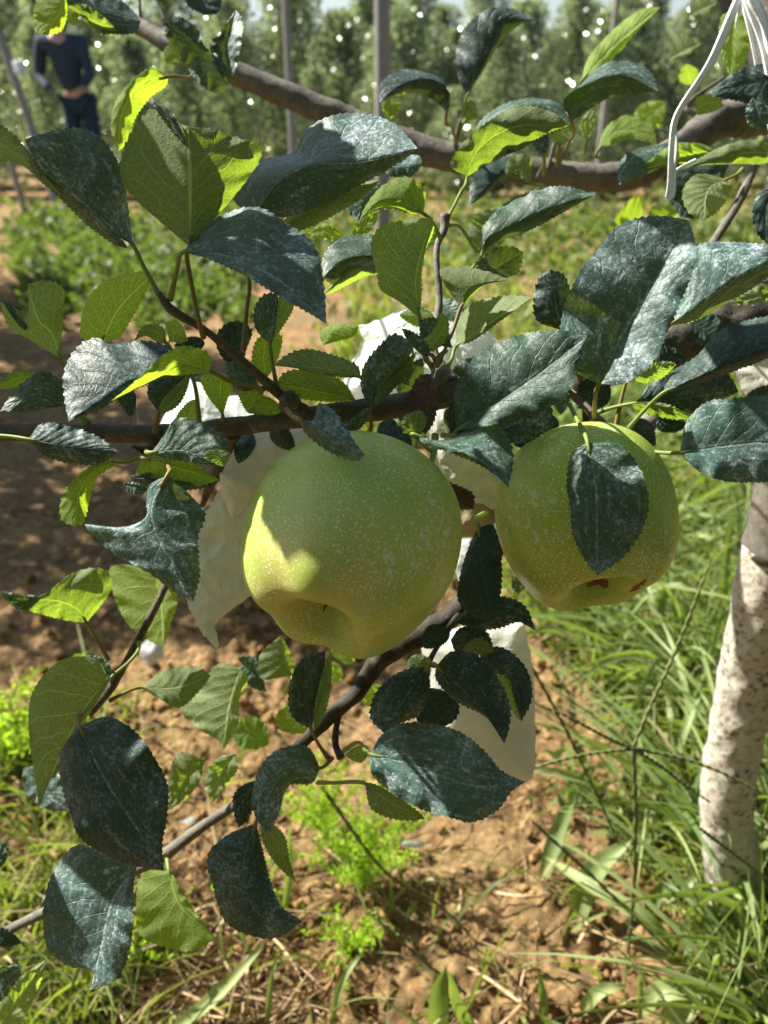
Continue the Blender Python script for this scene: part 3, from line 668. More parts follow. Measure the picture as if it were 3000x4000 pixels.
bag('paper_tail', [(800, 2480), (822, 2425), (848, 2480), (856, 2520), (843, 2532), (825, 2515)], .384, .002, 'bag_cream', t, step=8, crumple=.4)
tag(bag('fruit_bag', [(600, 1700), (660, 1590), (740, 1480), (800, 1500), (890, 1540), (980, 1560), (1090, 1600), (1060, 1700), (800, 1740)], .43, .02, 'bag_white'), 'bright white fruit bag behind the main branch at the left', 'paper bag', 'opened paper fruit bags')
tag(bag('fruit_bag', [(1335, 1510), (1380, 1410), (1420, 1340), (1400, 1270), (1480, 1250), (1600, 1190), (1700, 1215), (1800, 1250), (1890, 1280), (1960, 1350), (1960, 1450), (1840, 1600), (1600, 1650), (1400, 1620)], .45, .03, 'bag_white'), 'shiny white fruit bag bulging above the main branch between the apples', 'paper bag', 'opened paper fruit bags')
t = thing('fruit_bag', 'tan and cream paper bag hanging in the gap between the two apples', 'paper bag', P(1800, 1650, .42), 'opened paper fruit bags')
bag('bag_body', [(1640, 1600), (1960, 1600), (2010, 1900), (1960, 2000), (1750, 1920), (1690, 1850)], .42, .006, 'bag_grey', t)
bag('inner_paper', [(1750, 1890), (1990, 1950), (1985, 2085), (1790, 2100), (1740, 2000)], .428, .004, 'bag_tan', t, crumple=.5)
tag(bag('fruit_bag', [(1785, 2110), (1890, 2090), (1900, 2200), (1800, 2290), (1760, 2200)], .46, .006, 'bag_white'), 'sunlit scrap of white bag low between the two apples', 'paper bag', 'opened paper fruit bags')
tag(bag('fruit_bag', [(1640, 2500), (1820, 2440), (2045, 2430), (2075, 2560), (2090, 2720), (2092, 2990), (2080, 3040), (2055, 3058), (1960, 3040), (1820, 2930), (1730, 2860), (1680, 2700)], .455, .012, 'bag_grey', crumple=.45), 'long greyish fruit bag hanging behind the dark lower leaves', 'paper bag', 'opened paper fruit bags')
tag(bag('fruit_bag', [(2860, 1440), (2900, 1400), (3140, 1380), (3140, 1620), (2960, 1600), (2900, 1540)], .50, .012, 'bag_grey', crumple=.5), 'pale fruit bag at the right edge behind the dusty leaves', 'paper bag', 'opened paper fruit bags')
tag(bag('fruit_bag', [(2820, 1160), (2900, 1110), (3140, 1060), (3140, 1210), (2900, 1220)], .56, .01, 'bag_white', crumple=.5), 'strip of white bag above the thick limb at the right edge', 'paper bag', 'opened paper fruit bags')
tag(bag('plastic_scrap', [(550, 2520), (600, 2490), (640, 2530), (640, 2580), (590, 2600), (555, 2570)], 1.15, .01, 'foil', step=9, crumple=2), 'grey plastic scrap on the dirt left of the paper bag', 'litter', 'scraps of plastic litter')
tag(bag('plastic_scrap', [(1820, 3860), (1860, 3830), (1910, 3870), (1900, 3960), (1850, 3990), (1815, 3930)], .785, .004, 'foil', step=9, crumple=1.5), 'silvery crushed plastic on the soil at the bottom', 'litter', 'scraps of plastic litter')
tag(bag('plastic_scrap', [(1565, 3295), (1590, 3282), (1650, 3285), (1665, 3300), (1640, 3312), (1575, 3312)], .855, .003, 'bag_white', step=7, crumple=.4), 'small white scrap on the soil below the large dusty leaf', 'litter', 'scraps of plastic litter')
tag(bag('plastic_scrap', [(700, 3210), (760, 3190), (790, 3240), (750, 3290), (700, 3260)], .93, .006, 'bag_white', step=9, crumple=1), 'white plastic scrap on the ground behind the pale twig', 'litter', 'scraps of plastic litter')

# ================================================================ APPLES
def apple(label, cpx, R, axis, mat, roll, blot=(), sx=1.0, name='apple', bottom=0.0, stalk_pts=None, lop=0.0):
    """axis: unit vector from stalk end to calyx end, in camera axes (right, up, toward viewer)"""
    c = P(*cpx); ax = RT*axis[0]+UP*axis[1]-FW*axis[2]; ax /= np.linalg.norm(ax)
    e1 = np.cross(ax, UP); e1 /= np.linalg.norm(e1); e2 = np.cross(ax, e1)
    t = thing(name, label, 'apple', c); lv = RT*.75+UP*.65
    prof = np.array([(0, .56), (.08, .565), (.16, .61), (.26, .74), (.37, .865), (.50, .905), (.66, .82), (.82, .64), (.94, .38), (1.0, .08), (1.0, -.18), (.95, -.42), (.84, -.64), (.66, -.80), (.46, -.85), (.28, -.78), (.14, -.66), (.05, -.54), (0, -.48)])
    C = catmull(prof*1.0, 150); C[0, 0] = C[-1, 0] = 0; nseg = 220; V, Fc = [], []
    for i, (r, z) in enumerate(C):
        for k in range(nseg):
            a = k*6.2832/nseg; w = max(0, z)**1.5
            lob = 1+w*bottom*math.cos(5*(a-roll))*min(1, r*1.6)+0.018*math.cos(2*a+1+roll)+0.02*math.cos(3*a+roll*2)*(.4+w)
            rr = r*lob*sx; zz = z*(1+0.05*bottom*8*math.cos(5*(a-roll))*w*min(1, r*2))+0.05*r*math.cos(a-roll)
            p = (e1*math.cos(a)+e2*math.sin(a))*rr*R+ax*zz*R
            p = p*(1+lop*float(p@lv)/R+0.022*noise.noise(Vector(p)*14+Vector((3, roll, 0)))+0.010*noise.noise(Vector(p)*28+Vector((roll, 0, 0)))); V.append(c+p)
    n = len(C); Fc = [(i*nseg+k, (i+1)*nseg+k, (i+1)*nseg+(k+1) % nseg, i*nseg+(k+1) % nseg) for i in range(n-1) for k in range(nseg)]
    mkobj('flesh', V, Fc, mat, t, c)
    # dry calyx: five curled sepals in the basin
    cb = c+ax*R*.565; VV, FF = [], []
    for s in range(6):
        a = s*1.047+.3; d = e1*math.cos(a)+e2*math.sin(a); g = np.cross(ax, d); g0 = g
        for j in range(5):
            tt = j/4; q = cb+d*R*(.012+.05*tt*math.sin(2+a*3))+g0*R*.02*math.sin(a*5)*tt+ax*R*((.13+.05*math.sin(a*7))*tt+.005); w = R*.024*(1-tt)**.6
            VV += [q-g*w, q+ax*R*.008, q+g*w]
        b = s*15; FF += [(b+3*j+k, b+3*j+k+1, b+3*j+k+4, b+3*j+k+3) for j in range(4) for k in range(2)]
    mkobj('calyx', VV, FF, M['calyx'], t, cb)
    top = c-ax*R*.50
    sp = [top]+([P(*q) for q in stalk_pts] if stalk_pts else [c-ax*R*1.0, c-ax*R*1.15+UP*.004])
    tube('stalk', sp, [.0012]+[.0012]*(len(sp)-2)+[.0017], M['stalk'], t, seg=10)
    for (bx, by, rx, ry, rot) in blot:      # brown scabs that follow the skin
        bv, bf = [], []; vs = np.array(V)
        dirc = ray(bx, by); dirc /= np.linalg.norm(dirc)
        rel = vs-CAM; proj = rel-np.outer(rel@dirc, dirc); dist = np.linalg.norm(proj, axis=1); near = (rel@dirc) < np.linalg.norm(c-CAM)
        dist[~near] = 9; i0 = int(np.argmin(dist)); ctr = vs[i0]
        px = lambda v: np.array([CX+F*((v-CAM)@RT)/((v-CAM)@FW), CY-F*((v-CAM)@UP)/((v-CAM)@FW)])
        sel = []
        for fi, f in enumerate(Fc):
            m_ = vs[list(f)].mean(0)
            if np.linalg.norm(m_-ctr) > .02: continue
            dxy = px(m_)-np.array([bx, by]); cr, sr = math.cos(rot), math.sin(rot)
            u, v_ = (dxy[0]*cr+dxy[1]*sr)/rx, (-dxy[0]*sr+dxy[1]*cr)/ry
            if u*u+v_*v_+.7*noise.noise(Vector((m_*260))) < 1: sel.append(f)
        for f in sel:
            b = len(bv)
            for i in f:
                q = vs[i]; bv.append(q+(q-c)/np.linalg.norm(q-c)*.0002)
            bf.append((b, b+1, b+2, b+3))
        if bf: mkobj('scab', bv, bf, M['scab'], t, ctr)
    return t
apple('large yellow green apple in the centre with a pinkish blush and sunlit left edge', (1366, 2128, .305), .0414, (-.30, -.79, .53), mat_apple('apple_skin_blushed', .5, 0.0, (-.012, -.035, .000)), 0.6, bottom=.075, lop=.045,
      stalk_pts=[(1640, 1870, .315), (1690, 1790, .322), (1700, 1700, .33)])
apple('smaller green apple on the right, a dusty leaf hanging in front, two brown scabs', (2282, 2016, .365), .0423, (.10, -.90, .40), mat_apple('apple_skin_green', .12, 3.0, (0, -.04, .02), (0.20, 0.32, 0.035), (0.36, 0.44, 0.065)), 1.2,
      blot=[(2320, 2278, 32, 11, -.35), (2358, 2276, 18, 17, .6), (2490, 2290, 44, 8, -.6)], bottom=.045, stalk_pts=[(2270, 1700, .362), (2330, 1690, .362)])

# ================================================================ THE NEAR BRANCHES
ub = thing('apple_branch', 'bare grey apple branch sloping across the top behind the near leaves', 'branch', P(1500, 500, .60), 'branches of the apple tree')
mb = thing('apple_branch', 'main apple branch running level above the large apple, thick with dusty leaves', 'branch', P(0, 1690, .36), 'branches of the apple tree')
lb = thing('apple_branch', 'dark low branch below the large apple with drooping leaves', 'branch', P(1800, 2350, .40), 'branches of the apple tree')
lt = thing('apple_branch', 'thin twig with pale green leaves at the left below the main branch', 'branch', P(650, 2270, .42), 'branches of the apple tree')
rb = thing('apple_branch', 'thick dark limb at the right edge with the biggest dusty leaves above the smaller apple', 'branch', P(2900, 1250, .44), 'branches of the apple tree')
twig(ub, [(420, 20, .62), (560, 110, .61), (720, 200, .60), (960, 305, .60), (1300, 445, .60), (1650, 585, .60), (2100, 670, .59), (2450, 685, .58), (2650, 590, .58), (2800, 480, .60), (3060, 430, .62)], [30, 34, 38, 44, 50, 54, 52, 54, 60, 66, 85], 'bark_grey', 'limb', seg=24)
for pts, r in [([(560, 110, .61), (548, 60, .605), (545, -20, .6)], [10, 6, 5]), ([(700, 190, .6), (640, 60, .6), (600, -20, .6)], [8, 6, 5]), ([(1790, 590, .59), (1780, 560, .585), (1800, 470, .575)], [14, 10, 8]), ([(2140, 660, .58), (2165, 560, .575)], [8, 6]), ([(2790, 470, .6), (2680, 420, .6), (2830, 300, .6)], [14, 10, 6]), ([(2100, 690, .57), (2126, 640, .56)], [7, 5])]:
    twig(ub, pts, r, 'bark_grey')
twig(mb, [(-80, 1690, .37), (150, 1690, .365), (400, 1692, .36), (700, 1690, .355), (1000, 1655, .35), (1350, 1612, .352), (1600, 1575, .36), (1850, 1510, .37), (2100, 1440, .39), (2350, 1370, .41)], [34, 37, 38, 36, 38, 44, 50, 52, 58, 66], 'bark', 'limb', seg=24)
twig(mb, [(1180, 1610, .345), (1110, 1555, .338), (960, 1420, .33), (800, 1290, .322), (660, 1200, .318), (620, 1145, .316)], [34, 24, 17, 15, 17, 13], 'bark', rough=.2)
twig(mb, [(1110, 1590, .340), (1130, 1560, .334), (1165, 1580, .336)], [26, 34, 20], 'bark', 'spur', rough=.3)
twig(mb, [(1760, 1500, .366), (1700, 1400, .37), (1690, 1330, .375), (1715, 1180, .385), (1705, 980, .39), (1735, 890, .40), (1740, 840, .40)], [38, 24, 16, 15, 12, 16, 22], 'bark_grey', rough=.18)
twig(mb, [(600, 1735, .355), (570, 1760, .345), (520, 1745, .335)], [22, 18, 8], 'bud', 'spur', rough=.3)
twig(mb, [(905, 1690, .36), (890, 1740, .368), (810, 1920, .39), (780, 1990, .40)], [38, 26, 17, 12], 'bark', rough=.2)
twig(mb, [(1740, 1450, .36), (1720, 1470, .352), (1690, 1510, .35)], [22, 26, 12], 'bark_grey', 'spur', rough=.35)
twig(rb, [(3150, 1180, .47), (2900, 1250, .46), (2700, 1320, .455), (2500, 1390, .45), (2250, 1480, .44)], [130, 118, 105, 88, 60], 'bark_limb', 'limb', rough=.15, seg=28)
twig(rb, [(2215, 1530, .40), (2290, 1590, .385), (2340, 1650, .372), (2400, 1705, .362), (2430, 1725, .36)], [15, 17, 22, 28, 22], 'bark', rough=.25)
twig(rb, [(2300, 1470, .42), (2290, 1560, .42), (2290, 1660, .42)], [16, 16, 14], 'bark_dark')
twig(rb, [(2820, 1440, .50), (2600, 1600, .50), (2450, 1720, .50), (2380, 1800, .50)], [44, 42, 40, 38], 'bark_grey', rough=.1)
twig(rb, [(2960, 620, .50), (2890, 780, .49), (2830, 880, .48), (2780, 960, .475), (2700, 1150, .47)], [16, 17, 17, 18, 24], 'bark_grey')
twig(lb, [(2050, 1900, .42), (1900, 2200, .41), (1790, 2380, .405), (1640, 2480, .40), (1480, 2580, .40), (1400, 2700, .40), (1300, 2790, .40), (1150, 2930, .41)], [40, 42, 44, 46, 40, 32, 30, 22], 'bark_dark', 'limb', rough=.15, seg=22)
twig(lb, [(1325, 2770, .40), (1310, 2900, .395), (1330, 2960, .39)], [14, 13, 17], 'bark_dark', rough=.25)
twig(lb, [(1000, 3105, .43), (905, 3155, .43), (760, 3250, .43), (640, 3340, .43), (300, 3500, .44), (160, 3570, .45), (-60, 3680, .46)], [15, 19, 22, 24, 22, 20, 18], 'bark_grey')
twig(lb, [(1150, 2930, .41), (1080, 3010, .42), (1000, 3105, .43)], [22, 17, 15], 'bark_dark')
twig(lb, [(1790, 2400, .40), (1700, 2540, .385), (1680, 2590, .375), (1700, 2600, .37)], [14, 10, 12, 10], 'bark_dark')
twig(lt, [(720, 2060, .425), (655, 2270, .42), (560, 2460, .42), (490, 2590, .42), (430, 2690, .42), (350, 2790, .42)], [12, 13, 15, 14, 18, 14], 'bark')

# ---------------- leaves on the main branch ----------------
L = lambda *a, **k: leaf(*a, **k)
# left, blue dusty, face up
L(mb, 'T', (520, 958), [(400, 860), (230, 700)], (95, 545), [(500, 800), (475, 660), (400, 545), (320, 500), (200, 512)], [(430, 905), (300, 770), (190, 690), (120, 600)], (.315, .29, .012, .002), [(560, 1040), (620, 1150), .318], 'leaf_dull')
L(mb, 'U', (500, 970), [(400, 860), (250, 730)], (90, 570), [(480, 940), (360, 850), (270, 745), (150, 650)], [(455, 960), (330, 870), (230, 770), (130, 670)], (.318, .30, .004, .008))
L(mb, 'U', (-120, 520), [(0, 560)], (240, 760), [(-20, 480), (60, 530), (130, 620)], [(-20, 620), (80, 640), (170, 720)], (.33, .30, .0, .01))
# big pale underside in the centre left
L(mb, 'U', (742, 965), [(744, 820), (742, 660)], (735, 495), [(640, 880), (520, 770), (470, 700), (490, 560), (545, 470), (600, 425), (680, 470)], [(830, 865), (905, 780), (975, 690), (1012, 630), (1022, 560), (930, 540), (820, 502)], (.295, .285, .012, .004), [(735, 1040), (770, 1220), (795, 1320), .322], 'leaf', camb=.002)
L(mb, 'T', (735, 575), [(690, 500), (640, 430)], (595, 393), [(700, 490), (660, 430)], [(715, 560), (660, 500), (610, 430)], (.285, .285, .002, .004), None)
# dusty leaf overlapping it
L(mb, 'T', (715, 985), [(880, 1000), (1080, 1090)], (1275, 1265), [(790, 890), (900, 825), (1010, 808), (1120, 870), (1230, 960), (1262, 1080)], [(820, 1015), (960, 1080), (1100, 1165), (1210, 1225)], (.29, .275, .016, -.004), [(690, 1060), (665, 1170), .318], 'leaf_dull')
# long folded leaf, top centre
L(mb, 'T', (1005, 835), [(1070, 725), (1200, 645), (1400, 637)], (1632, 580), [(925, 800), (900, 725), (960, 640), (1150, 590), (1180, 520), (1290, 452), (1400, 440), (1520, 470), (1590, 530)], [(1110, 850), (1280, 790), (1450, 700), (1570, 630)], (.335, .315, .022, .008), [(960, 950), (975, 1120), (965, 1200), (950, 1370), .335], 'leaf_dull', camb=.002)
L(mb, 'U', (1090, 900), [(1250, 800)], (1480, 705), [(1230, 760)], [(1290, 850)], (.35, .34, .01, .01))
# small leaf pair right of it
L(mb, 'U', (1655, 835), [(1560, 790), (1480, 790)], (1400, 866), [(1660, 740), (1590, 690), (1500, 720), (1430, 800)], [(1600, 835), (1520, 815), (1450, 830)], (.37, .36, .008, .01), [(1690, 870), (1720, 930), .39], 'leaf_young')
L(mb, 'T', (1530, 725), [(1450, 760)], (1398, 866), [(1420, 715), (1310, 738), (1345, 810)], [(1480, 790), (1430, 830)], (.375, .36, .0, .006))
L(mb, 'T', (1480, 640), [(1540, 650)], (1625, 640), [(1540, 600)], [(1560, 690)], (.42, .42, .01, .0), None, 'leaf_dull')
L(mb, 'T', (1640, 610), [(1600, 650)], (1570, 700), [(1560, 640)], [(1630, 670)], (.43, .42, .01, .0), None, 'leaf_dull')
L(mb, 'U', (1380, 920), [(1420, 880)], (1480, 830), [(1390, 860)], [(1450, 900)], (.42, .42, .0, .0), None, 'leaf_young')
L(mb, 'U', (1345, 930), [(1270, 900)], (1200, 915), [(1270, 872)], [(1270, 935)], (.43, .43, .0, .0), None, 'leaf_young')
# grey topped leaf behind
L(mb, 'T', (1640, 1030), [(1480, 1005), (1340, 1020)], (1262, 1085), [(1600, 930), (1480, 915), (1330, 930), (1262, 1000)], [(1560, 1065), (1400, 1060), (1300, 1110)], (.40, .385, .012, .012), None)
L(mb, 'U', (1600, 1050), [(1430, 1040)], (1265, 1150), [(1420, 1015)], [(1430, 1080)], (.405, .39, .0, .01))
# central underside leaf
L(mb, 'U', (1640, 1245), [(1625, 1100), (1650, 980)], (1690, 848), [(1560, 1180), (1485, 1130), (1470, 1060), (1448, 960), (1480, 890), (1580, 860)], [(1648, 1150), (1650, 1050), (1672, 960), (1695, 900)], (.345, .335, .01, .01), [(1652, 1310), (1668, 1400), (1690, 1440), .35], 'leaf', camb=.002)
L(mb, 'U', (1800, 1202), [(1850, 1130)], (1988, 1092), [(1735, 1110), (1718, 1050), (1830, 1045), (1920, 1065)], [(1840, 1160), (1900, 1110)], (.36, .35, .006, .01), [(1770, 1290), (1735, 1370), (1715, 1420), .36])
L(mb, 'T', (1880, 1105), [(1950, 1040)], (2045, 985), [(1860, 1050), (1930, 970), (2000, 962)], [(1960, 1090), (2020, 1070), (2040, 1020)], (.41, .40, -.006, .004))
L(mb, 'U', (1780, 1355), [(1900, 1270)], (2082, 1160), [(1785, 1260), (1840, 1190), (1930, 1160), (2020, 1155)], [(1850, 1330), (1960, 1250), (2030, 1200)], (.37, .36, .014, .0), [(1765, 1400), (1745, 1440), .36])
L(mb, 'T', (1765, 1360), [(1700, 1300)], (1640, 1250), [(1645, 1330), (1640, 1280)], [(1750, 1290), (1700, 1240)], (.345, .34, .0, .0))
L(mb, 'U', (1655, 1375), [(1700, 1330), (1740, 1270)], (1725, 1218), [(1645, 1340), (1690, 1290)], [(1700, 1370), (1745, 1320), (1752, 1250)], (.335, .335, .004, .0), [(1690, 1390), (1710, 1430), .345], 'leaf_young')
L(mb, 'T', (1660, 1400), [(1630, 1350)], (1568, 1282), [(1580, 1330), (1620, 1400)], [(1680, 1370), (1650, 1320), (1600, 1290)], (.33, .325, .006, .0), [(1690, 1430), .345])
L(mb, 'T', (1445, 1600), [(1490, 1500), (1560, 1410)], (1600, 1330), [(1410, 1520), (1415, 1440), (1480, 1350), (1540, 1303)], [(1500, 1530), (1560, 1460), (1605, 1380)], (.325, .315, .0, .012), [(1450, 1660), (1440, 1700), .34])
L(mb, 'U', (1460, 1600), [(1510, 1530), (1570, 1450)], (1628, 1372), [(1480, 1540), (1560, 1430)], [(1530, 1530), (1600, 1450)], (.322, .325, .0, .004))
L(mb, 'T', (1690, 1460), [(1670, 1550)], (1662, 1695), [(1640, 1465), (1600, 1530), (1590, 1600), (1640, 1680)], [(1705, 1520), (1708, 1600), (1690, 1660)], (.335, .325, .002, .006), [(1700, 1410), (1740, 1370), .35], 'leaf_dead', label='brown dead leaf hanging in front of the branch')
L(mb, 'T', (1610, 1880), [(1700, 1920), (1790, 1960)], (1850, 1990), [(1700, 1870), (1800, 1900), (1850, 1930)], [(1640, 1930), (1740, 1985)], (.345, .345, .0, .008), None, 'leaf_dead', label='curled brown dead leaf between the apples')
L(mb, 'T', (1540, 1660), [(1580, 1720)], (1600, 1795), [(1505, 1690), (1540, 1770)], [(1580, 1670), (1610, 1730)], (.325, .315, .004, .004), None, 'leaf_dark')
L(mb, 'U', (1640, 1700), [(1620, 1650)], (1640, 1600), [(1575, 1690), (1575, 1630)], [(1665, 1660), (1660, 1620)], (.315, .31, .0, .0))
L(mb, 'T', (1610, 1695), [(1760, 1745), (1880, 1800)], (1985, 1905), [(1720, 1720), (1850, 1670), (1945, 1662), (1995, 1730), (2005, 1800)], [(1650, 1730), (1760, 1770), (1870, 1815), (1940, 1860)], (.31, .295, .012, .001), [(1640, 1720), (1680, 1760), (1700, 1740), .33])
# big leaf, half sunlit
L(mb, 'T', (1786, 1682), [(1900, 1600), (2080, 1480)], (2293, 1312), [(1770, 1560), (1795, 1470), (1880, 1370), (1950, 1338), (2060, 1300), (2170, 1290)], [(1900, 1665), (2050, 1630), (2150, 1590), (2230, 1520), (2262, 1420)], (.315, .30, .006, -.006), [(1770, 1700), (1730, 1700), .345], 'leaf', camb=.004)
L(mb, 'T', (1780, 1780), [(1930, 1690)], (2160, 1600), [(1780, 1620), (1880, 1520), (2100, 1530)], [(1940, 1730), (2060, 1730), (2150, 1660)], (.35, .345, .0, .0), None, 'leaf_dark')
L(mb, 'T', (1770, 1700), [(1765, 1620)], (1800, 1500), [(1745, 1620)], [(1810, 1620)], (.34, .33, .0, .0), None, 'leaf_dark')
# curled leaf lying on the apple
L(mb, 'T', (1165, 1637), [(1260, 1690), (1350, 1740)], (1428, 1778), [(1225, 1640), (1245, 1575), (1290, 1590), (1350, 1665), (1395, 1740)], [(1190, 1690), (1260, 1750), (1340, 1790), (1395, 1800)], (.275, .262, .003, .008), [(1140, 1625), (1120, 1600), .325], 'leaf_dull')
L(mb, 'T', (1340, 1690), [(1390, 1650)], (1450, 1588), [(1380, 1630)], [(1400, 1680), (1440, 1630)], (.30, .30, .0, .004))
# leaves left of the apple
L(mb, 'T', (820, 1450), [(700, 1440), (520, 1500), (400, 1575)], (268, 1646), [(640, 1345), (560, 1330), (430, 1342), (380, 1318), (320, 1340), (255, 1430), (252, 1560)], [(760, 1470), (640, 1480), (520, 1520), (400, 1595)], (.30, .28, .012, .01), [(900, 1490), (1000, 1512), (1020, 1530), .325], 'leaf_dark', camb=.003)
L(mb, 'U', (820, 1452), [(720, 1420), (600, 1470)], (430, 1570), [(820, 1390), (770, 1358), (700, 1352), (620, 1400), (520, 1495)], [(760, 1462), (640, 1475), (520, 1525)], (.295, .285, -.004, .004), None, 'leaf_young')
L(mb, 'U', (235, 1400), [(200, 1300), (150, 1250)], (108, 1110), [(242, 1300), (243, 1120), (170, 1095)], [(120, 1330), (30, 1270), (5, 1180), (60, 1230), (105, 1245)], (.34, .33, .0, .012), [(255, 1440), (290, 1560), (330, 1660), .355])
L(mb, 'T', (105, 1265), [(60, 1225)], (8, 1175), [(100, 1290)], [(70, 1200)], (.34, .34, .0, .0))
L(mb, 'U', (395, 1340), [(470, 1200)], (608, 1062), [(320, 1320), (318, 1230), (370, 1130), (450, 1080), (540, 1060)], [(460, 1320), (530, 1220), (585, 1110)], (.36, .35, .008, .0), [(370, 1420), (340, 1560), .36], 'leaf_young')
L(mb, 'T', (258, 1585), [(150, 1540)], (0, 1607), [(250, 1510), (180, 1450), (80, 1500), (30, 1560)], [(190, 1595), (90, 1612)], (.345, .335, .004, .0), [(280, 1600), (350, 1650), .36])
L(mb, 'U', (135, 1470), [(60, 1480)], (-20, 1515), [(50, 1452)], [(60, 1515)], (.37, .37, .0, .01), None, 'leaf_young')
L(mb, 'T', (105, 1715), [(260, 1740)], (462, 1765), [(160, 1655), (270, 1662), (400, 1715)], [(160, 1770), (270, 1812), (390, 1812)], (.335, .33, .004, .006), [(40, 1705), (-40, 1702), .34], 'leaf_dark')
L(mb, 'T', (590, 1768), [(720, 1760)], (868, 1822), [(640, 1700), (690, 1632), (790, 1655), (880, 1710), (888, 1780)], [(660, 1795), (760, 1808)], (.315, .31, .003, .002), [(570, 1762), .345], 'leaf')
L(mb, 'U', (850, 1760), [(860, 1790)], (872, 1822), [(800, 1765)], [(886, 1760)], (.309, .309, -.002, .0))
L(mb, 'U', (560, 1790), [(700, 1830)], (858, 1875), [(620, 1775), (740, 1800)], [(530, 1850), (640, 1890), (750, 1905)], (.33, .33, .002, .008), [(550, 1775), .345], 'leaf_young')
L(mb, 'T', (860, 1872), [(700, 1870)], (508, 1860), [(700, 1840)], [(700, 1915)], (.335, .335, .0, .0), None, 'leaf_dark')
L(mb, 'U', (500, 1805), [(400, 1820), (320, 1900)], (292, 2058), [(400, 1800), (300, 1860), (238, 1950), (240, 2030)], [(440, 1825), (380, 1870), (350, 1960), (325, 2040)], (.345, .335, .0, .008), [(550, 1785), .345], 'leaf_young')
L(mb, 'T', (655, 1855), [(590, 1980), (612, 2095), (690, 2220)], (755, 2350), [(580, 1900), (560, 2060), (430, 2062), (330, 2048), (430, 2150), (600, 2250), (690, 2320)], [(710, 1900), (760, 1950), (803, 2005), (775, 2100), (780, 2250)], (.30, .295, .006, .006), [(660, 1830), (640, 1790), .34], 'leaf_dull', camb=.002)
L(mb, 'T', (480, 1890), [(530, 1900)], (582, 1912), [(530, 1885)], [(520, 1930)], (.33, .33, .0, .0))
L(mb, 'T', (620, 1612), [(640, 1540)], (720, 1470), [(575, 1540), (600, 1465)], [(690, 1570), (735, 1500)], (.345, .34, .0, .008), [(602, 1690), .35], 'leaf_dark')
L(mb, 'U', (620, 1612), [(680, 1560)], (742, 1470), [(650, 1540)], [(690, 1590)], (.343, .34, .0, .0))
L(mb, 'U', (870, 1625), [(860, 1540)], (870, 1458), [(800, 1530), (785, 1470)], [(890, 1560), (915, 1500)], (.345, .345, .004, .004), [(872, 1650), .35], 'leaf_young')
L(mb, 'T', (1055, 1345), [(1065, 1240)], (1085, 1145), [(1000, 1290), (992, 1210), (1030, 1150)], [(1080, 1250)], (.335, .33, .004, .0), [(1070, 1450), (1085, 1530), .338], 'leaf')
L(mb, 'U', (1055, 1345), [(1090, 1250)], (1150, 1190), [(1060, 1230), (1100, 1150)], [(1090, 1300), (1140, 1220)], (.336, .335, .0, .006))
L(mb, 'T', (960, 1460), [(900, 1370)], (930, 1250), [(870, 1400), (840, 1320), (880, 1265)], [(960, 1380), (985, 1290)], (.37, .36, .0, .004), [(1000, 1520), .35], 'leaf_dark')
L(mb, 'T', (1010, 1510), [(940, 1470)], (880, 1420), [(900, 1500)], [(980, 1440), (920, 1410)], (.338, .338, .0, .0), [(1030, 1520), .335])
L(mb, 'U', (1040, 1480), [(1030, 1400)], (1040, 1300), [(985, 1420), (1000, 1330)], [(1080, 1420), (1100, 1310)], (.355, .35, .0, .0), [(1050, 1520), .345], 'leaf_young')
L(mb, 'U', (1410, 1475), [(1260, 1440)], (1068, 1428), [(1400, 1430), (1300, 1385), (1190, 1362), (1120, 1385)], [(1350, 1475), (1240, 1460), (1150, 1438)], (.33, .325, .01, .0), [(1440, 1510), (1450, 1560), .345])
L(mb, 'U', (1390, 1562), [(1240, 1530)], (1078, 1500), [(1340, 1490), (1200, 1443), (1110, 1455)], [(1300, 1570), (1180, 1560), (1100, 1540)], (.338, .338, .01, .004), None, 'leaf_young')
L(mb, 'U', (1000, 1610), [(990, 1560)], (935, 1500), [(940, 1570)], [(1040, 1570), (1000, 1510)], (.348, .348, .0, .0), [(1010, 1640), .35], 'leaf_young')
L(mb, 'U', (1100, 1600), [(1020, 1590)], (970, 1610), [(1020, 1550)], [(1030, 1620)], (.342, .342, .0, .0), None, 'leaf_young')
L(mb, 'U', (1260, 1350), [(1300, 1290)], (1400, 1275), [(1250, 1300), (1310, 1262)], [(1330, 1330), (1390, 1310)], (.40, .40, .004, .0), None, 'leaf_young')
L(mb, 'U', (650, 1340), [(600, 1290)], (525, 1330), [(640, 1280), (560, 1270)], [(600, 1330)], (.355, .35, .0, .0), [(680, 1380), (760, 1500), (780, 1660), .37])
L(mb, 'U', (660, 1330), [(690, 1300)], (735, 1330), [(650, 1260), (700, 1260)], [(700, 1340)], (.34, .34, .0, .0), None, 'leaf_young')
L(mb, 'T', (800, 1340), [(740, 1350)], (680, 1350), [(740, 1315)], [(740, 1380)], (.345, .345, .0, .0), None, 'leaf_dark')
L(mb, 'T', (528, 1610), [(500, 1560)], (455, 1540), [(470, 1580)], [(530, 1540), (500, 1505)], (.38, .38, .0, .0), [(525, 1680), .36], 'leaf_dark')
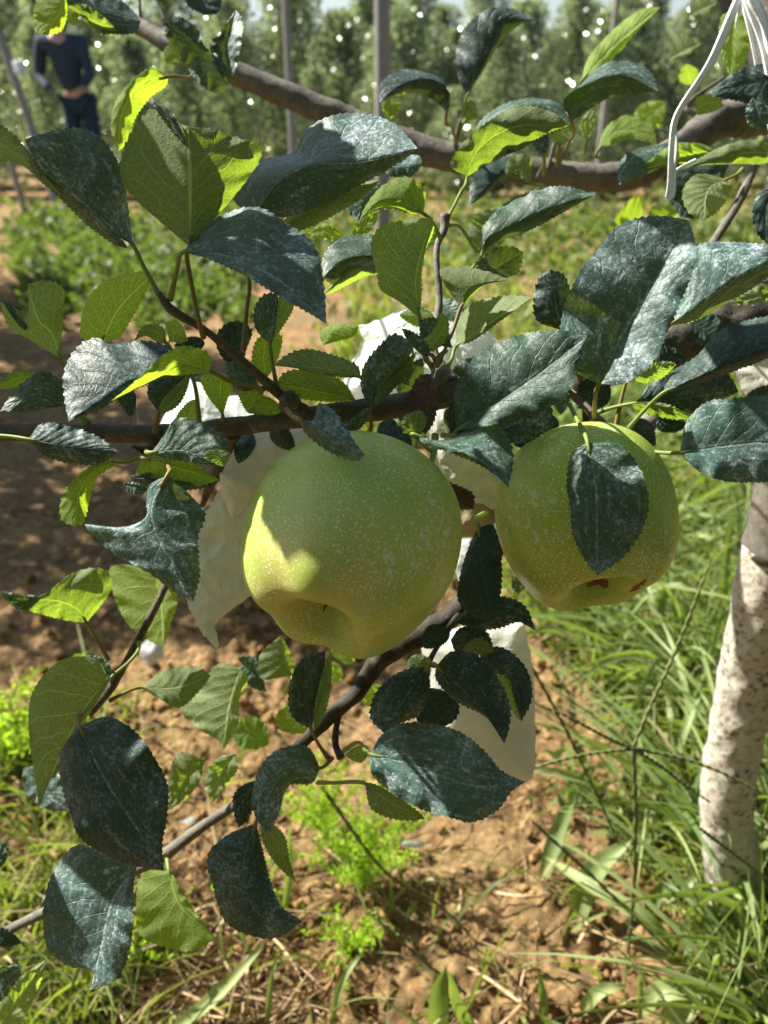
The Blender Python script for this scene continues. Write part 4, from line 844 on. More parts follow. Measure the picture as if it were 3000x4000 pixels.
# ---------------- right side ----------------
L(rb, 'T', (2340, 1500), [(2440, 1290), (2560, 1100)], (2692, 860), [(2230, 1440), (2188, 1310), (2210, 1180), (2258, 1070), (2320, 990), (2400, 890), (2500, 850), (2610, 845)], [(2440, 1500), (2545, 1420), (2600, 1320), (2650, 1200), (2700, 1080), (2718, 960)], (.315, .30, .004, -.010), [(2325, 1560), (2320, 1660), .365], 'leaf_dull', camb=.003)
L(rb, 'T', (2610, 1275), [(2780, 1160), (2950, 1050)], (3160, 980), [(2680, 1080), (2722, 960), (2850, 945), (3000, 955)], [(2720, 1250), (2830, 1190), (2950, 1120), (3080, 1030)], (.36, .35, .012, .014), [(2560, 1330), (2450, 1480), (2400, 1690), .375], 'leaf_dull')
L(rb, 'T', (2190, 1290), [(2170, 1180)], (2150, 1052), [(2095, 1250), (2085, 1150), (2110, 1080)], [(2240, 1230), (2225, 1120), (2200, 1070)], (.335, .33, .004, .004), None, 'leaf_dark')
L(rb, 'T', (2590, 1535), [(2740, 1470), (2900, 1400)], (3120, 1330), [(2610, 1465), (2720, 1390), (2800, 1300), (2900, 1255), (3050, 1240)], [(2720, 1505), (2870, 1450), (3000, 1400)], (.345, .335, .012, .010), [(2520, 1600), (2440, 1690), .365], 'leaf_dark')
L(rb, 'T', (2480, 1575), [(2640, 1560)], (2885, 1530), [(2560, 1480), (2700, 1430), (2850, 1470)], [(2600, 1640), (2750, 1600)], (.365, .365, .0, .004), [(2400, 1590), (2340, 1610), .38], 'leaf_dark')
L(rb, 'U', (2470, 1580), [(2600, 1600)], (2720, 1640), [(2560, 1570)], [(2580, 1630)], (.36, .362, .0, .004))
L(rb, 'T', (2560, 1630), [(2600, 1650)], (2640, 1690), [(2570, 1680), (2610, 1690)], [(2640, 1630), (2690, 1660)], (.37, .37, .0, .0), None, 'leaf_dark')
L(rb, 'U', (2480, 1480), [(2560, 1450)], (2640, 1420), [(2550, 1415)], [(2560, 1490)], (.35, .35, .0, .004))
L(rb, 'T', (2560, 1420), [(2620, 1400)], (2680, 1400), [(2600, 1350)], [(2620, 1430)], (.37, .37, .0, .0), None, 'leaf_dark')
L(rb, 'T', (2655, 1768), [(2820, 1745), (3000, 1730)], (3230, 1760), [(2680, 1650), (2760, 1570), (2860, 1555), (3000, 1545), (3130, 1600)], [(2720, 1835), (2830, 1880), (2950, 1885), (3100, 1870)], (.335, .33, .006, -.002), [(2560, 1765), (2430, 1735), .362], 'leaf_dull', camb=.004)
L(rb, 'T', (2890, 1590), [(3000, 1560)], (3130, 1540), [(2930, 1530), (3030, 1500)], [(2980, 1610)], (.345, .345, .0, .0), None, 'leaf_dark')
L(rb, 'T', (2295, 1728), [(2325, 1900), (2330, 2080)], (2332, 2248), [(2235, 1770), (2212, 1880), (2228, 1990), (2235, 2080), (2285, 2190)], [(2420, 1735), (2500, 1830), (2535, 1960), (2500, 2090), (2430, 2180), (2370, 2225)], (.318, .305, .004, .005), [(2255, 1640), (2215, 1560), .39], 'leaf', camb=.003)
L(rb, 'T', (2215, 1530), [(2195, 1570)], (2190, 1620), [(2160, 1570)], [(2220, 1580)], (.38, .375, .0, .0), None)
L(rb, 'U', (2840, 1150), [(2760, 1200)], (2650, 1270), [(2740, 1160)], [(2760, 1230)], (.38, .37, .0, .0))
L(rb, 'U', (3060, 1130), [(2950, 1160)], (2860, 1185), [(2950, 1120)], [(2970, 1180)], (.42, .42, .0, .0))
for (b_, t_, a_, c_, d_) in [((2010, 1640), (1830, 1600), (1920, 1560), (1930, 1690), .375), ((2180, 1640), (2010, 1740), (2060, 1620), (2140, 1740), .372), ((2470, 1640), (2560, 1740), (2540, 1650), (2470, 1730), .40), ((1840, 1480), (1960, 1420), (1870, 1400), (1930, 1490), .40), ((1640, 1640), (1540, 1590), (1600, 1560), (1580, 1660), .375), ((2380, 1500), (2250, 1590), (2280, 1480), (2360, 1590), .41), ((2700, 1260), (2840, 1330), (2790, 1230), (2740, 1350), .42)]:
    L(rb, 'T', b_, [], t_, [a_], [c_], (d_, d_, .004, 0), None, 'leaf_dark')
for (b_, t_, w_, d_, m_) in [((1500, 1560), (1440, 1400), 60, .40, 'leaf_dark'), ((1560, 1540), (1650, 1400), 50, .41, 'leaf'), ((1770, 1500), (1890, 1390), 55, .42, 'leaf'), ((1840, 1560), (1990, 1540), 60, .40, 'leaf_dark'), ((1380, 1590), (1280, 1640), 45, .37, 'leaf_dark'),
                             ((1740, 1600), (1880, 1740), 60, .39, 'leaf_dark'), ((1540, 1640), (1480, 1730), 40, .345, 'leaf_dark'), ((2120, 1480), (2040, 1350), 60, .42, 'leaf_dark'), ((760, 1700), (860, 1800), 50, .372, 'leaf'), ((980, 1690), (930, 1810), 45, .37, 'leaf_dark'), ((700, 1690), (760, 1560), 45, .385, 'leaf'),
                             ((1060, 1650), (1150, 1760), 45, .365, 'leaf_dark'), ((2420, 1480), (2330, 1380), 50, .43, 'leaf_dark'), ((1700, 1250), (1560, 1230), 45, .42, 'leaf'), ((1720, 1180), (1830, 1250), 45, .43, 'leaf')]:
    dx_, dy_ = t_[0]-b_[0], t_[1]-b_[1]; l_ = math.hypot(dx_, dy_); nx_, ny_ = -dy_/l_*w_, dx_/l_*w_; mx_, my_ = (b_[0]+t_[0])/2, (b_[1]+t_[1])/2
    L(mb, random.choice('TTU'), b_, [(mx_+nx_*.15, my_+ny_*.15)], t_, [(mx_+nx_, my_+ny_)], [(mx_-nx_*.8, my_-ny_*.8)], (d_, d_-.008, .006, .0), None, m_)
# ---------------- upper branch ----------------
L(ub, 'U', (262, -30), [(225, 60)], (165, 135), [(150, -10), (130, 80), (140, 130)], [(262, 60), (240, 120), (200, 135)], (.44, .43, .0, .006), None, 'leaf_young')
L(ub, 'U', (250, 20), [(270, 60)], (290, 100), [(255, 70)], [(310, 60)], (.45, .45, .0, .0), None, 'leaf_young')
L(ub, 'T', (550, 80), [(430, 50), (330, 30)], (235, -30), [(500, 20), (400, -40), (300, -60)], [(535, 125), (440, 135), (385, 130), (320, 60), (265, 20)], (.46, .44, .012, .0), None, 'leaf')
L(ub, 'U', (500, 125), [(400, 100)], (258, 22), [(430, 85), (330, 15)], [(430, 138), (380, 128), (310, 60)], (.455, .435, .0, .008))
L(ub, 'T', (890, 340), [(780, 200)], (632, 72), [(870, 240), (800, 180), (770, 110), (700, 65)], [(850, 365), (770, 320), (710, 220), (640, 130)], (.45, .44, .0, .004), None, 'leaf')
L(ub, 'T', (905, 310), [(880, 190)], (922, 38), [(850, 280), (820, 175), (870, 110)], [(930, 240), (945, 150), (948, 80)], (.45, .44, .0, -.01), None, 'leaf')
L(ub, 'T', (770, -60), [(790, 0)], (800, 60), [(720, -20), (730, 20)], [(860, -30), (850, 50)], (.5, .5, .0, .0), None, 'leaf_dark')
L(ub, 'U', (658, 300), [(560, 320), (480, 430)], (462, 590), [(600, 262), (530, 300), (450, 400), (434, 510)], [(650, 335), (590, 380), (530, 460), (495, 560)], (.42, .40, .0, .01), [(740, 300), (780, 260), .58], 'leaf_young')
L(ub, 'U', (650, 250), [(680, 230)], (700, 190), [(640, 200)], [(700, 240)], (.52, .52, .0, .0), None, 'leaf_young')
L(ub, 'T', (1822, 380), [(1870, 290), (1920, 190), (1970, 85)], (2092, 78), [(1790, 300), (1783, 190), (1830, 90), (1900, 38), (1990, 30)], [(1880, 290), (1965, 155), (2040, 92)], (.50, .48, .004, .012), [(1835, 440), (1810, 480), .575], 'leaf_dark')
L(ub, 'U', (1838, 470), [(1830, 430)], (1840, 390), [(1802, 440)], [(1865, 430)], (.52, .52, .0, .0))
L(ub, 'T', (1745, 440), [(1755, 360), (1680, 308), (1580, 330)], (1482, 402), [(1735, 320), (1670, 285), (1570, 272), (1490, 320)], [(1715, 410), (1650, 370), (1560, 365)], (.48, .46, .008, .01), [(1765, 500), (1785, 560), .58], 'leaf_dark')
L(ub, 'U', (1560, 350), [(1520, 390)], (1515, 470), [(1490, 400)], [(1560, 420)], (.56, .56, .0, .0), None, 'leaf_young')
L(ub, 'T', (1825, 690), [(1840, 580), (1960, 450), (2090, 405)], (2232, 492), [(1850, 560), (1870, 480), (1960, 410), (2080, 382), (2190, 410)], [(1880, 640), (2020, 590), (2130, 530)], (.42, .40, .01, .01), [(1800, 750), (1760, 830), (1742, 860), .40])
L(ub, 'U', (1825, 690), [(1860, 590), (1990, 500)], (2225, 490), [(1760, 650), (1790, 580), (1870, 500), (1980, 430), (2060, 412), (2160, 440)], [(1900, 645), (2050, 572), (2140, 520)], (.415, .395, .0, .01), None)
L(ub, 'U', (2272, 315), [(2390, 190)], (2582, 28), [(2290, 240), (2360, 150), (2450, 70), (2520, 32)], [(2340, 280), (2430, 190), (2510, 100)], (.50, .49, .006, .002), [(2260, 400), (2200, 560), .57], 'leaf_young')
L(ub, 'T', (2235, 482), [(2200, 390), (2300, 325), (2430, 290)], (2570, 358), [(2290, 310), (2370, 245), (2460, 240), (2550, 290)], [(2300, 430), (2400, 375), (2510, 362)], (.46, .44, .01, .01), [(2215, 570), (2180, 650), .57])
L(ub, 'U', (2290, 540), [(2290, 480)], (2320, 420), [(2265, 490)], [(2315, 500)], (.52, .52, .0, .0), [(2285, 600), .57])
L(ub, 'U', (2185, 560), [(2190, 510)], (2215, 470), [(2150, 510)], [(2225, 510)], (.50, .50, .0, .0), [(2175, 640), .57])
L(ub, 'T', (2122, 602), [(2110, 560)], (2120, 480), [(2080, 560)], [(2145, 550)], (.50, .50, .0, .0), [(2124, 680), .56], 'leaf_dark')
L(ub, 'U', (2335, 590), [(2400, 520), (2500, 520)], (2572, 575), [(2365, 500), (2450, 448), (2540, 480)], [(2400, 560), (2480, 545)], (.50, .49, .004, .0), [(2360, 620), .57], 'leaf_young')
L(ub, 'T', (2070, 710), [(1990, 660), (1900, 740)], (1833, 802), [(2000, 612), (1890, 628), (1838, 710)], [(1980, 690), (1900, 760)], (.49, .48, .006, .008), [(2120, 725), .56], 'leaf_dark')
L(ub, 'U', (2075, 712), [(2030, 660)], (1965, 720), [(2070, 610), (1990, 615)], [(2040, 700)], (.485, .485, .0, .0))
L(ub, 'T', (2795, 590), [(2690, 600), (2560, 640)], (2420, 722), [(2720, 560), (2560, 565), (2450, 600), (2412, 660)], [(2720, 630), (2600, 650), (2500, 690)], (.47, .46, .008, .006), None)
L(ub, 'U', (2795, 590), [(2690, 610)], (2500, 660), [(2740, 560), (2620, 568)], [(2720, 632), (2600, 648)], (.468, .462, .0, .0), None, 'leaf_young')
L(ub, 'U', (3080, 600), [(2900, 600)], (2640, 672), [(3000, 560), (2920, 545), (2800, 580), (2720, 625)], [(2980, 640), (2860, 640), (2740, 645)], (.44, .43, .004, .008))
L(ub, 'U', (2840, 700), [(2770, 740)], (2750, 862), [(2720, 680), (2665, 750), (2690, 830)], [(2855, 740), (2810, 820)], (.44, .43, .002, .0), [(2880, 680), (2900, 660), .46])
L(ub, 'T', (2850, 640), [(2740, 720)], (2660, 850), [(2660, 650), (2600, 750)], [(2800, 760), (2720, 850)], (.49, .48, .0, .0), None, 'leaf_dark')
L(ub, 'T', (3060, 700), [(2990, 820)], (3020, 960), [(2960, 760), (2940, 860), (2970, 930)], [(3060, 830)], (.38, .37, .0, .0), None, 'leaf_dark')
L(ub, 'T', (3060, 300), [(2920, 330)], (2762, 370), [(2980, 250), (2870, 280)], [(3000, 410), (2880, 395)], (.42, .41, .004, .0), None, 'leaf_dark')
L(ub, 'T', (2940, 380), [(2960, 440)], (2965, 515), [(2915, 420), (2920, 480)], [(2995, 420), (3000, 480)], (.41, .41, .0, .0), None, 'leaf_dull')
L(ub, 'U', (2870, 40), [(2860, 150)], (2850, 300), [(2820, 60), (2812, 180)], [(2920, 80), (2920, 220)], (.44, .43, .0, .0), None, 'leaf_young')
L(ub, 'T', (1882, 995), [(1895, 940), (1990, 888), (2120, 825)], (2322, 762), [(1880, 900), (1905, 860), (1970, 795), (2100, 738), (2220, 728)], [(1930, 955), (2070, 900), (2220, 820)], (.41, .39, .008, .010), [(1850, 1040), (1790, 1150), .385])
L(ub, 'U', (1870, 985), [(1920, 880)], (2010, 800), [(1830, 880)], [(1990, 900)], (.44, .44, .0, .0), [(1800, 890), (1745, 880), .40])
L(ub, 'U', (2720, 430), [(2760, 400)], (2830, 410), [(2720, 380), (2790, 375)], [(2780, 440)], (.56, .56, .0, .0), None, 'leaf_young')
for (b_, t_, a_, c_) in [((2620, 230), (2740, 170), (2660, 130), (2680, 220)), ((2700, 330), (2680, 250), (2650, 300), (2730, 280)), ((2500, 890), (2400, 860), (2450, 790), (2450, 900)), ((2560, 900), (2640, 800), (2560, 800), (2640, 870)), ((2380, 940), (2450, 850), (2390, 860), (2450, 920)), ((2700, 60), (2800, 10), (2740, -20), (2760, 60)), ((2480, 480), (2600, 400), (2520, 400), (2590, 470)), ((2350, 850), (2290, 930), (2280, 860), (2350, 910)), ((1950, 900), (2050, 850), (1980, 850), (2050, 900)), ((2420, 960), (2520, 1000), (2480, 930), (2440, 1010))]:
    L(ub, 'U', b_, [], t_, [a_], [c_], (.72, .70, .0, .0), None, random.choice(['leaf_young', 'leaf']))
# ---------------- left thin twig ----------------
L(lt, 'U', (338, 2432), [(300, 2380), (210, 2345)], (60, 2350), [(395, 2365), (435, 2300), (425, 2235), (380, 2218), (280, 2240), (190, 2310), (110, 2345)], [(260, 2425), (180, 2405), (110, 2385)], (.42, .40, .006, .004), [(380, 2500), (425, 2580), .42])
L(lt, 'T', (160, 2340), [(80, 2345)], (0, 2314), [(90, 2322)], [(100, 2388), (40, 2362)], (.405, .40, .0, .0))
L(lt, 'U', (600, 2235), [(630, 2340)], (640, 2532), [(500, 2205), (430, 2215), (440, 2310), (500, 2440), (580, 2500)], [(680, 2280), (692, 2360), (665, 2440)], (.45, .43, .0, .004), [(640, 2270), .425], 'leaf_young')
L(lt, 'U', (440, 2640), [(350, 2740), (250, 2920)], (150, 3160), [(370, 2572), (260, 2570), (185, 2620), (120, 2720), (112, 2860), (130, 3010), (145, 3100)], [(400, 2710), (310, 2850), (230, 2990), (180, 3080)], (.40, .375, .006, .0), [(500, 2590), (540, 2540), (543, 2500), .42])
L(lt, 'T', (330, 2565), [(390, 2590)], (450, 2640), [(400, 2570)], [(380, 2640)], (.402, .40, .0, .0))
L(lt, 'U', (553, 2685), [(680, 2690)], (823, 2640), [(620, 2630), (700, 2603), (780, 2605)], [(620, 2730), (700, 2765), (770, 2710)], (.43, .42, .004, .0), [(500, 2700), (425, 2740), .42], 'leaf')
# ---------------- low branch ----------------
L(lb, 'U', (940, 2610), [(900, 2750)], (872, 2932), [(860, 2590), (790, 2660), (700, 2760), (780, 2850), (850, 2890)], [(970, 2650), (938, 2720), (930, 2830)], (.46, .45, .004, .004), None)
L(lb, 'T', (950, 2600), [(1000, 2620)], (1040, 2700), [(930, 2570), (1000, 2570)], [(960, 2670)], (.48, .48, .0, .0), None, 'leaf_dull')
L(lb, 'U', (1140, 2640), [(1110, 2570)], (1097, 2482), [(1020, 2650), (1015, 2560)], [(1150, 2600), (1120, 2520)], (.47, .47, .0, .004), [(1160, 2700), (1200, 2790), .41])
L(lb, 'T', (1050, 2910), [(980, 2860)], (905, 2870), [(1040, 2830), (960, 2795)], [(1000, 2930), (930, 2910)], (.50, .50, .0, .0), None, 'leaf_young')
L(lb, 'U', (1190, 2870), [(1150, 2810)], (1120, 2750), [(1090, 2850), (1080, 2790)], [(1200, 2820)], (.45, .45, .0, .0), None, 'leaf_young')
L(lb, 'T', (1215, 2850), [(1190, 2700)], (1270, 2540), [(1140, 2800), (1128, 2690), (1180, 2570)], [(1245, 2760), (1270, 2640)], (.375, .365, .0, .004), [(1240, 2900), (1280, 2960), .39], 'leaf_dark')
L(lb, 'U', (1230, 2850), [(1260, 2700)], (1290, 2545), [(1240, 2700)], [(1290, 2710)], (.372, .365, .0, .004))
L(lb, 'T', (310, 2835), [(400, 3030), (530, 3230)], (640, 3402), [(235, 2930), (235, 3040), (270, 3170), (310, 3270), (390, 3330), (540, 3385)], [(420, 2798), (520, 2850), (600, 2950), (655, 3070), (655, 3180), (635, 3290)], (.345, .335, .006, .004), [(305, 2800), (360, 2760), .42], 'leaf_dark', camb=.006)
L(lb, 'T', (535, 3378), [(440, 3520), (400, 3680)], (352, 3868), [(400, 3330), (300, 3300), (200, 3420), (168, 3560), (185, 3700), (270, 3775), (380, 3790)], [(525, 3440), (520, 3560), (512, 3690), (480, 3790), (420, 3845)], (.36, .345, .008, -.004), [(590, 3370), (640, 3340), .42], 'leaf_dull')
L(lb, 'U', (660, 3400), [(700, 3530)], (845, 3665), [(560, 3410), (530, 3530), (545, 3650), (640, 3700), (750, 3715)], [(690, 3440), (760, 3560)], (.42, .41, .004, .0), [(650, 3340), .43], 'leaf_young')
L(lb, 'T', (1000, 3215), [(950, 3400), (1010, 3570)], (1182, 3600), [(890, 3260), (810, 3340), (830, 3460), (880, 3600), (960, 3650), (1080, 3665)], [(1030, 3330), (1060, 3450), (1100, 3540)], (.38, .37, .006, .004), [(1000, 3150), .42], 'leaf_dark')
L(lb, 'U', (1030, 3190), [(1080, 3300)], (1155, 3442), [(1030, 3300)], [(1110, 3260), (1130, 3350)], (.40, .39, .0, .0))
L(lb, 'T', (1252, 3000), [(1160, 2970), (1060, 3090)], (1045, 3268), [(1200, 2915), (1080, 2930), (1010, 3010), (985, 3150)], [(1220, 3060), (1130, 3070), (1090, 3180)], (.385, .375, .004, .004), [(1300, 2960), .39], 'leaf_dull')
L(lb, 'T', (1010, 3050), [(960, 3120)], (935, 3232), [(910, 3110)], [(1000, 3130), (970, 3200)], (.39, .385, .0, .004), [(1060, 3020), .42], 'leaf_dark')
L(lb, 'U', (800, 2960), [(740, 3030)], (655, 3165), [(700, 2940), (655, 3050)], [(790, 3030), (730, 3120)], (.46, .45, .0, .0), None)
L(lb, 'U', (920, 2940), [(870, 3010)], (825, 3140), [(850, 2960), (800, 3040)], [(930, 3000), (880, 3080)], (.45, .45, .0, .0), None)
L(lb, 'T', (90, 3000), [(170, 3080)], (275, 3170), [(180, 2990), (260, 3050)], [(90, 3080), (180, 3160)], (.50, .49, .0, .0), None)
L(lb, 'U', (-40, 4060), [(60, 3920)], (185, 3745), [(-30, 3920), (60, 3830)], [(80, 3990), (150, 3860)], (.42, .41, .0, .0), None)
L(lb, 'T', (-60, 3880), [(0, 3800)], (85, 3770), [(-20, 3790)], [(50, 3860)], (.40, .40, .0, .0), None)
L(lb, 'T', (-60, 3640), [(20, 3660)], (82, 3682), [(20, 3625)], [(10, 3700)], (.42, .42, .0, .0), None, 'leaf_dark')
L(lb, 'T', (-40, 3400), [(0, 3340)], (30, 3285), [(-20, 3320)], [(25, 3360)], (.42, .42, .0, .0), None)
L(lb, 'T', (1870, 2060), [(1880, 2200)], (1932, 2428), [(1850, 2090), (1800, 2230), (1790, 2350), (1860, 2410)], [(1925, 2050), (1960, 2200), (1955, 2330)], (.355, .345, .004, .004), [(1850, 2030), (1900, 2000), .40], 'leaf_dark')
L(lb, 'T', (1775, 2430), [(1930, 2390)], (2093, 2462), [(1850, 2350), (1960, 2328), (2050, 2365)], [(1860, 2460), (1950, 2455), (2030, 2430)], (.365, .36, .004, .004), None, 'leaf_dark')
L(lb, 'T', (1755, 2460), [(1700, 2490)], (1655, 2530), [(1660, 2460)], [(1730, 2520)], (.36, .36, .0, .0), None, 'leaf_dark')
L(lb, 'T', (1760, 2500), [(1830, 2480)], (1930, 2540), [(1800, 2450), (1900, 2465)], [(1780, 2545), (1860, 2545)], (.36, .355, .0, .006), None, 'leaf_dark')
L(lb, 'U', (1800, 2545), [(1850, 2530)], (1928, 2545), [(1850, 2495), (1915, 2500)], [(1860, 2555)], (.357, .355, .0, .0))
L(lb, 'T', (1705, 2600), [(1800, 2690), (1900, 2800)], (1970, 2905), [(1760, 2545), (1860, 2555), (1940, 2640), (1992, 2750), (1988, 2850)], [(1700, 2650), (1780, 2740), (1880, 2790), (1950, 2850)], (.345, .335, .003, .005), [(1685, 2590), (1670, 2575), .375], 'leaf_dark')
L(lb, 'T', (1870, 2550), [(2000, 2620)], (2037, 2820), [(1950, 2525), (2050, 2600), (2080, 2720)], [(1900, 2620), (1980, 2650), (2010, 2740)], (.36, .352, .004, .004), [(1800, 2560), .37], 'leaf_dark')
L(lb, 'U', (1930, 2640), [(1980, 2670)], (2035, 2815), [(1990, 2650)], [(1970, 2720)], (.361, .356, .0, .0))
L(lb, 'T', (1675, 2600), [(1600, 2700)], (1500, 2865), [(1570, 2620), (1470, 2700), (1445, 2800)], [(1680, 2700), (1640, 2790), (1560, 2830)], (.355, .345, .004, .004), [(1680, 2590), .375], 'leaf_dark')
L(lb, 'T', (1620, 2680), [(1700, 2760)], (1735, 2840), [(1600, 2760), (1660, 2840)], [(1740, 2700), (1795, 2760), (1780, 2810)], (.37, .365, .0, .0), None, 'leaf_dark')
L(lb, 'T', (1445, 2945), [(1620, 2990), (1850, 3070)], (2052, 3055), [(1490, 2870), (1570, 2825), (1700, 2828), (1800, 2860), (1890, 2930), (1960, 3010)], [(1450, 3020), (1520, 3090), (1640, 3160), (1760, 3195), (1850, 3212), (1950, 3160), (2000, 3090)], (.335, .322, .010, -.004), [(1400, 2900), (1345, 2930), .385], 'leaf_dull', camb=.004)
L(lb, 'U', (1425, 3060), [(1520, 3130)], (1660, 3200), [(1500, 3080)], [(1450, 3160), (1560, 3205)], (.35, .35, .0, .0), [(1300, 3058), (1240, 3056), .40])
L(lb, 'U', (1440, 2920), [(1400, 2940)], (1350, 2950), [(1390, 2915)], [(1400, 2980)], (.38, .38, .0, .0))
for (b_, t_, a_, c_, d_) in [((1300, 2560), (1380, 2500), (1300, 2500), (1390, 2560), .47), ((1330, 2600), (1260, 2660), (1260, 2600), (1330, 2660), .5), ((1420, 2750), (1500, 2680), (1420, 2690), (1490, 2750), .48), ((1600, 2570), (1680, 2640), (1660, 2560), (1610, 2640), .41), ((1690, 2470), (1640, 2400), (1640, 2450), (1700, 2420), .42), ((2000, 2300), (2060, 2270), (2020, 2250), (2050, 2300), .40), ((1850, 2320), (1900, 2390), (1850, 2370), (1910, 2340), .385)]:
    L(lb, 'U', b_, [], t_, [a_], [c_], (d_, d_, 0, 0), None, 'leaf_dark' if d_ < .45 else 'leaf_young')

# unseen leaf planes added along the sun rays to shade fruit and leaves
def outside(p, m=90):
    v = p-CAM; d = v@FW
    if d < .05: return True
    x = CX+F*(v@RT)/d; y = CY-F*(v@UP)/d
    return x < -m or x > 3000+m or y < -m or y > 4000+m
def shade_leaves(parent, items):
    """items: (centre, normal, length)"""
    R, T, Mi, Wd = [], [], [], []; V, Q = [], []
    for c, nn, Ln in items:
        a = np.cross(nn, rng.normal(0, 1, 3)); a /= np.linalg.norm(a); b = np.cross(nn, a); n = 9; i0 = len(V)
        for i in range(n):
            t = i/(n-1); w = Ln*.33*math.sin(math.pi*t**.8)**.7 if 0 < t < 1 else .0004; q = c+a*(t-.5)*Ln+nn*(.12*Ln*math.sin(3.1*t))
            V += [q-b*w+nn*w*.3, q, q+b*w+nn*w*.3]
        Q += [(i0+3*i+k, i0+3*i+k+1, i0+3*i+k+4, i0+3*i+k+3) for i in range(n-1) for k in range(2)]
    o = mkobj('shade_leaves', V, np.array(Q), M['tree_leaf'], parent, world_loc(parent), tint=np.repeat(rng.random(len(items)), 27)); o['kind'] = 'stuff'
SN = np.array(SUNV)
def shade(targets, cover, gaps, spread):
    """unseen leaves added outside the picture, on the sun side of the target points"""
    out = []
    for (px, py, d) in targets:
        if rng.random() > cover or any((px-g[0])**2/g[2]**2+(py-g[1])**2/g[3]**2 < 1 for g in gaps): continue
        p = P(px, py, d)
        for k in np.arange(.06, 2.0, .02):
            q = p+SN*(k+rng.uniform(0, spread))
            if outside(q, 60+.047*F/max(.05, (q-CAM)@FW)):
                nn = SN+rng.normal(0, .35, 3); out.append((q, nn/np.linalg.norm(nn), rng.uniform(.055, .08))); break
    return out

# ================================================================ THE TREE TRUNK AT THE RIGHT
Y0 = PZ(2890, 3640)[1]
tr = thing('apple_tree', 'whitewashed apple trunk leaning right at the right edge', 'tree', PZ(2890, 3640, 0))
pts = [(2895, 3700), (2868, 3500), (2846, 3300), (2844, 3090), (2860, 2960), (2925, 2630), (2995, 2330), (3045, 2140)]
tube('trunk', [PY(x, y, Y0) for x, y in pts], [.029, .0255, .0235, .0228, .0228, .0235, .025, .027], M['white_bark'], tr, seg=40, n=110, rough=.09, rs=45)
pts = [(3055, 2160), (3085, 2040), (3120, 1880), (3200, 1500), (3400, 900), (3500, -200), (3450, -900)]
tube('upper_trunk', [PY(x, y, Y0) for x, y in pts], [.0295, .029, .029, .028, .027, .024, .012], M['bark_grey'], tr, seg=28, n=60, rough=.12, rs=50)
for q in [[(3400, 900), (2600, -500), (1500, -1500), (200, -1900), (-900, -1700)], [(3450, 0), (2400, -1600), (1000, -2600), (-800, -2900)]]:
    tube('limb', [PY(q[0][0], q[0][1], Y0)]+[P(x, y, .62-.05*i) for i, (x, y) in enumerate(q[1:])], [.022, .016, .012, .008, .005][:len(q)], M['bark_limb'], tr, seg=12)
items = shade([(x+rng.uniform(-20, 20), y+rng.uniform(-20, 20), .275) for x in range(930, 1820, 50) for y in range(1690, 2570, 50) if (x-1370)**2+(y-2120)**2 < 440**2], .95, [], .06); items = [(q_, n_, l_*.55) for q_, n_, l_ in items]; n_apple = len(items)
items += shade([(x, y, .34) for x in range(1950, 2620, 85) for y in range(1690, 2350, 85)], .6, [(2160, 1700, 110, 70)], .12)
items += shade([(rng.uniform(1900, 3050), rng.uniform(500, 2000), .32) for _ in range(60)], 1, [(2640, 1100, 110, 300), (2100, 1450, 200, 120)], .15)
items += shade([(rng.uniform(1450, 2100), rng.uniform(2100, 3250), .36) for _ in range(50)], 1, [], .15)
items += shade([(rng.uniform(50, 1300), rng.uniform(2500, 3900), .37) for _ in range(45)], 1, [(620, 3300, 300, 120), (450, 3600, 90, 160)], .1)
items += shade([(rng.uniform(0, 1400), rng.uniform(450, 1900), .30) for _ in range(40)], 1, [(150, 1550, 200, 150), (900, 650, 250, 160), (600, 1400, 200, 100)], .1)
LIT = [(1000, 2000, .285), (1010, 2120, .285), (1080, 1990, .275), (1060, 2160, .275), (960, 2150, .29), (1020, 2000, .28), (2660, 1000, .30), (2670, 1120, .30), (2600, 1280, .3), (2100, 1340, .31), (2150, 1500, .30), (2050, 1600, .305), (1870, 1720, .30), (1900, 1840, .3), (170, 1530, .335), (2000, 1010, .40), (930, 150, .44), (2620, 1500, .34), (2780, 1020, .35), (2180, 440, .405), (1290, 1620, .27), (1390, 1720, .265), (380, 3620, .355), (590, 2090, .3), (620, 1980, .3), (2250, 1690, .34), (1200, 1130, .28), (2400, 300, .45), (900, 700, .29), (860, 800, .29), (480, 1480, .29), (700, 2300, .3), (250, 2330, .41), (900, 2680, .45), (1500, 480, .32), (1950, 1350, .31)]
def blocks(q, Ln):
    for l in LIT:
        v = q-P(*l); k_ = v@SN
        if k_ > 0 and np.linalg.norm(v-SN*k_) < (Ln*.42 if l[1] < 1900 or l[0] < 900 else 0): return True
    return False
PATCH = [(985, 1970, .285, .003), (1070, 1980, .278, .0), (995, 2110, .28, .005), (1035, 2140, .275, .0)]
def in_patch(q, pad):
    for l in PATCH:
        v = q-P(*l[:3]); k_ = v@SN
        if k_ > 0 and np.linalg.norm(v-SN*k_) < l[3]+pad: return True
    return False
items = [it for it in items[n_apple:] if not blocks(it[0], it[2]) and not in_patch(it[0], .024)]+[it for it in items[:n_apple] if not in_patch(it[0], it[2]*.24)]
shade_leaves(tr, items)

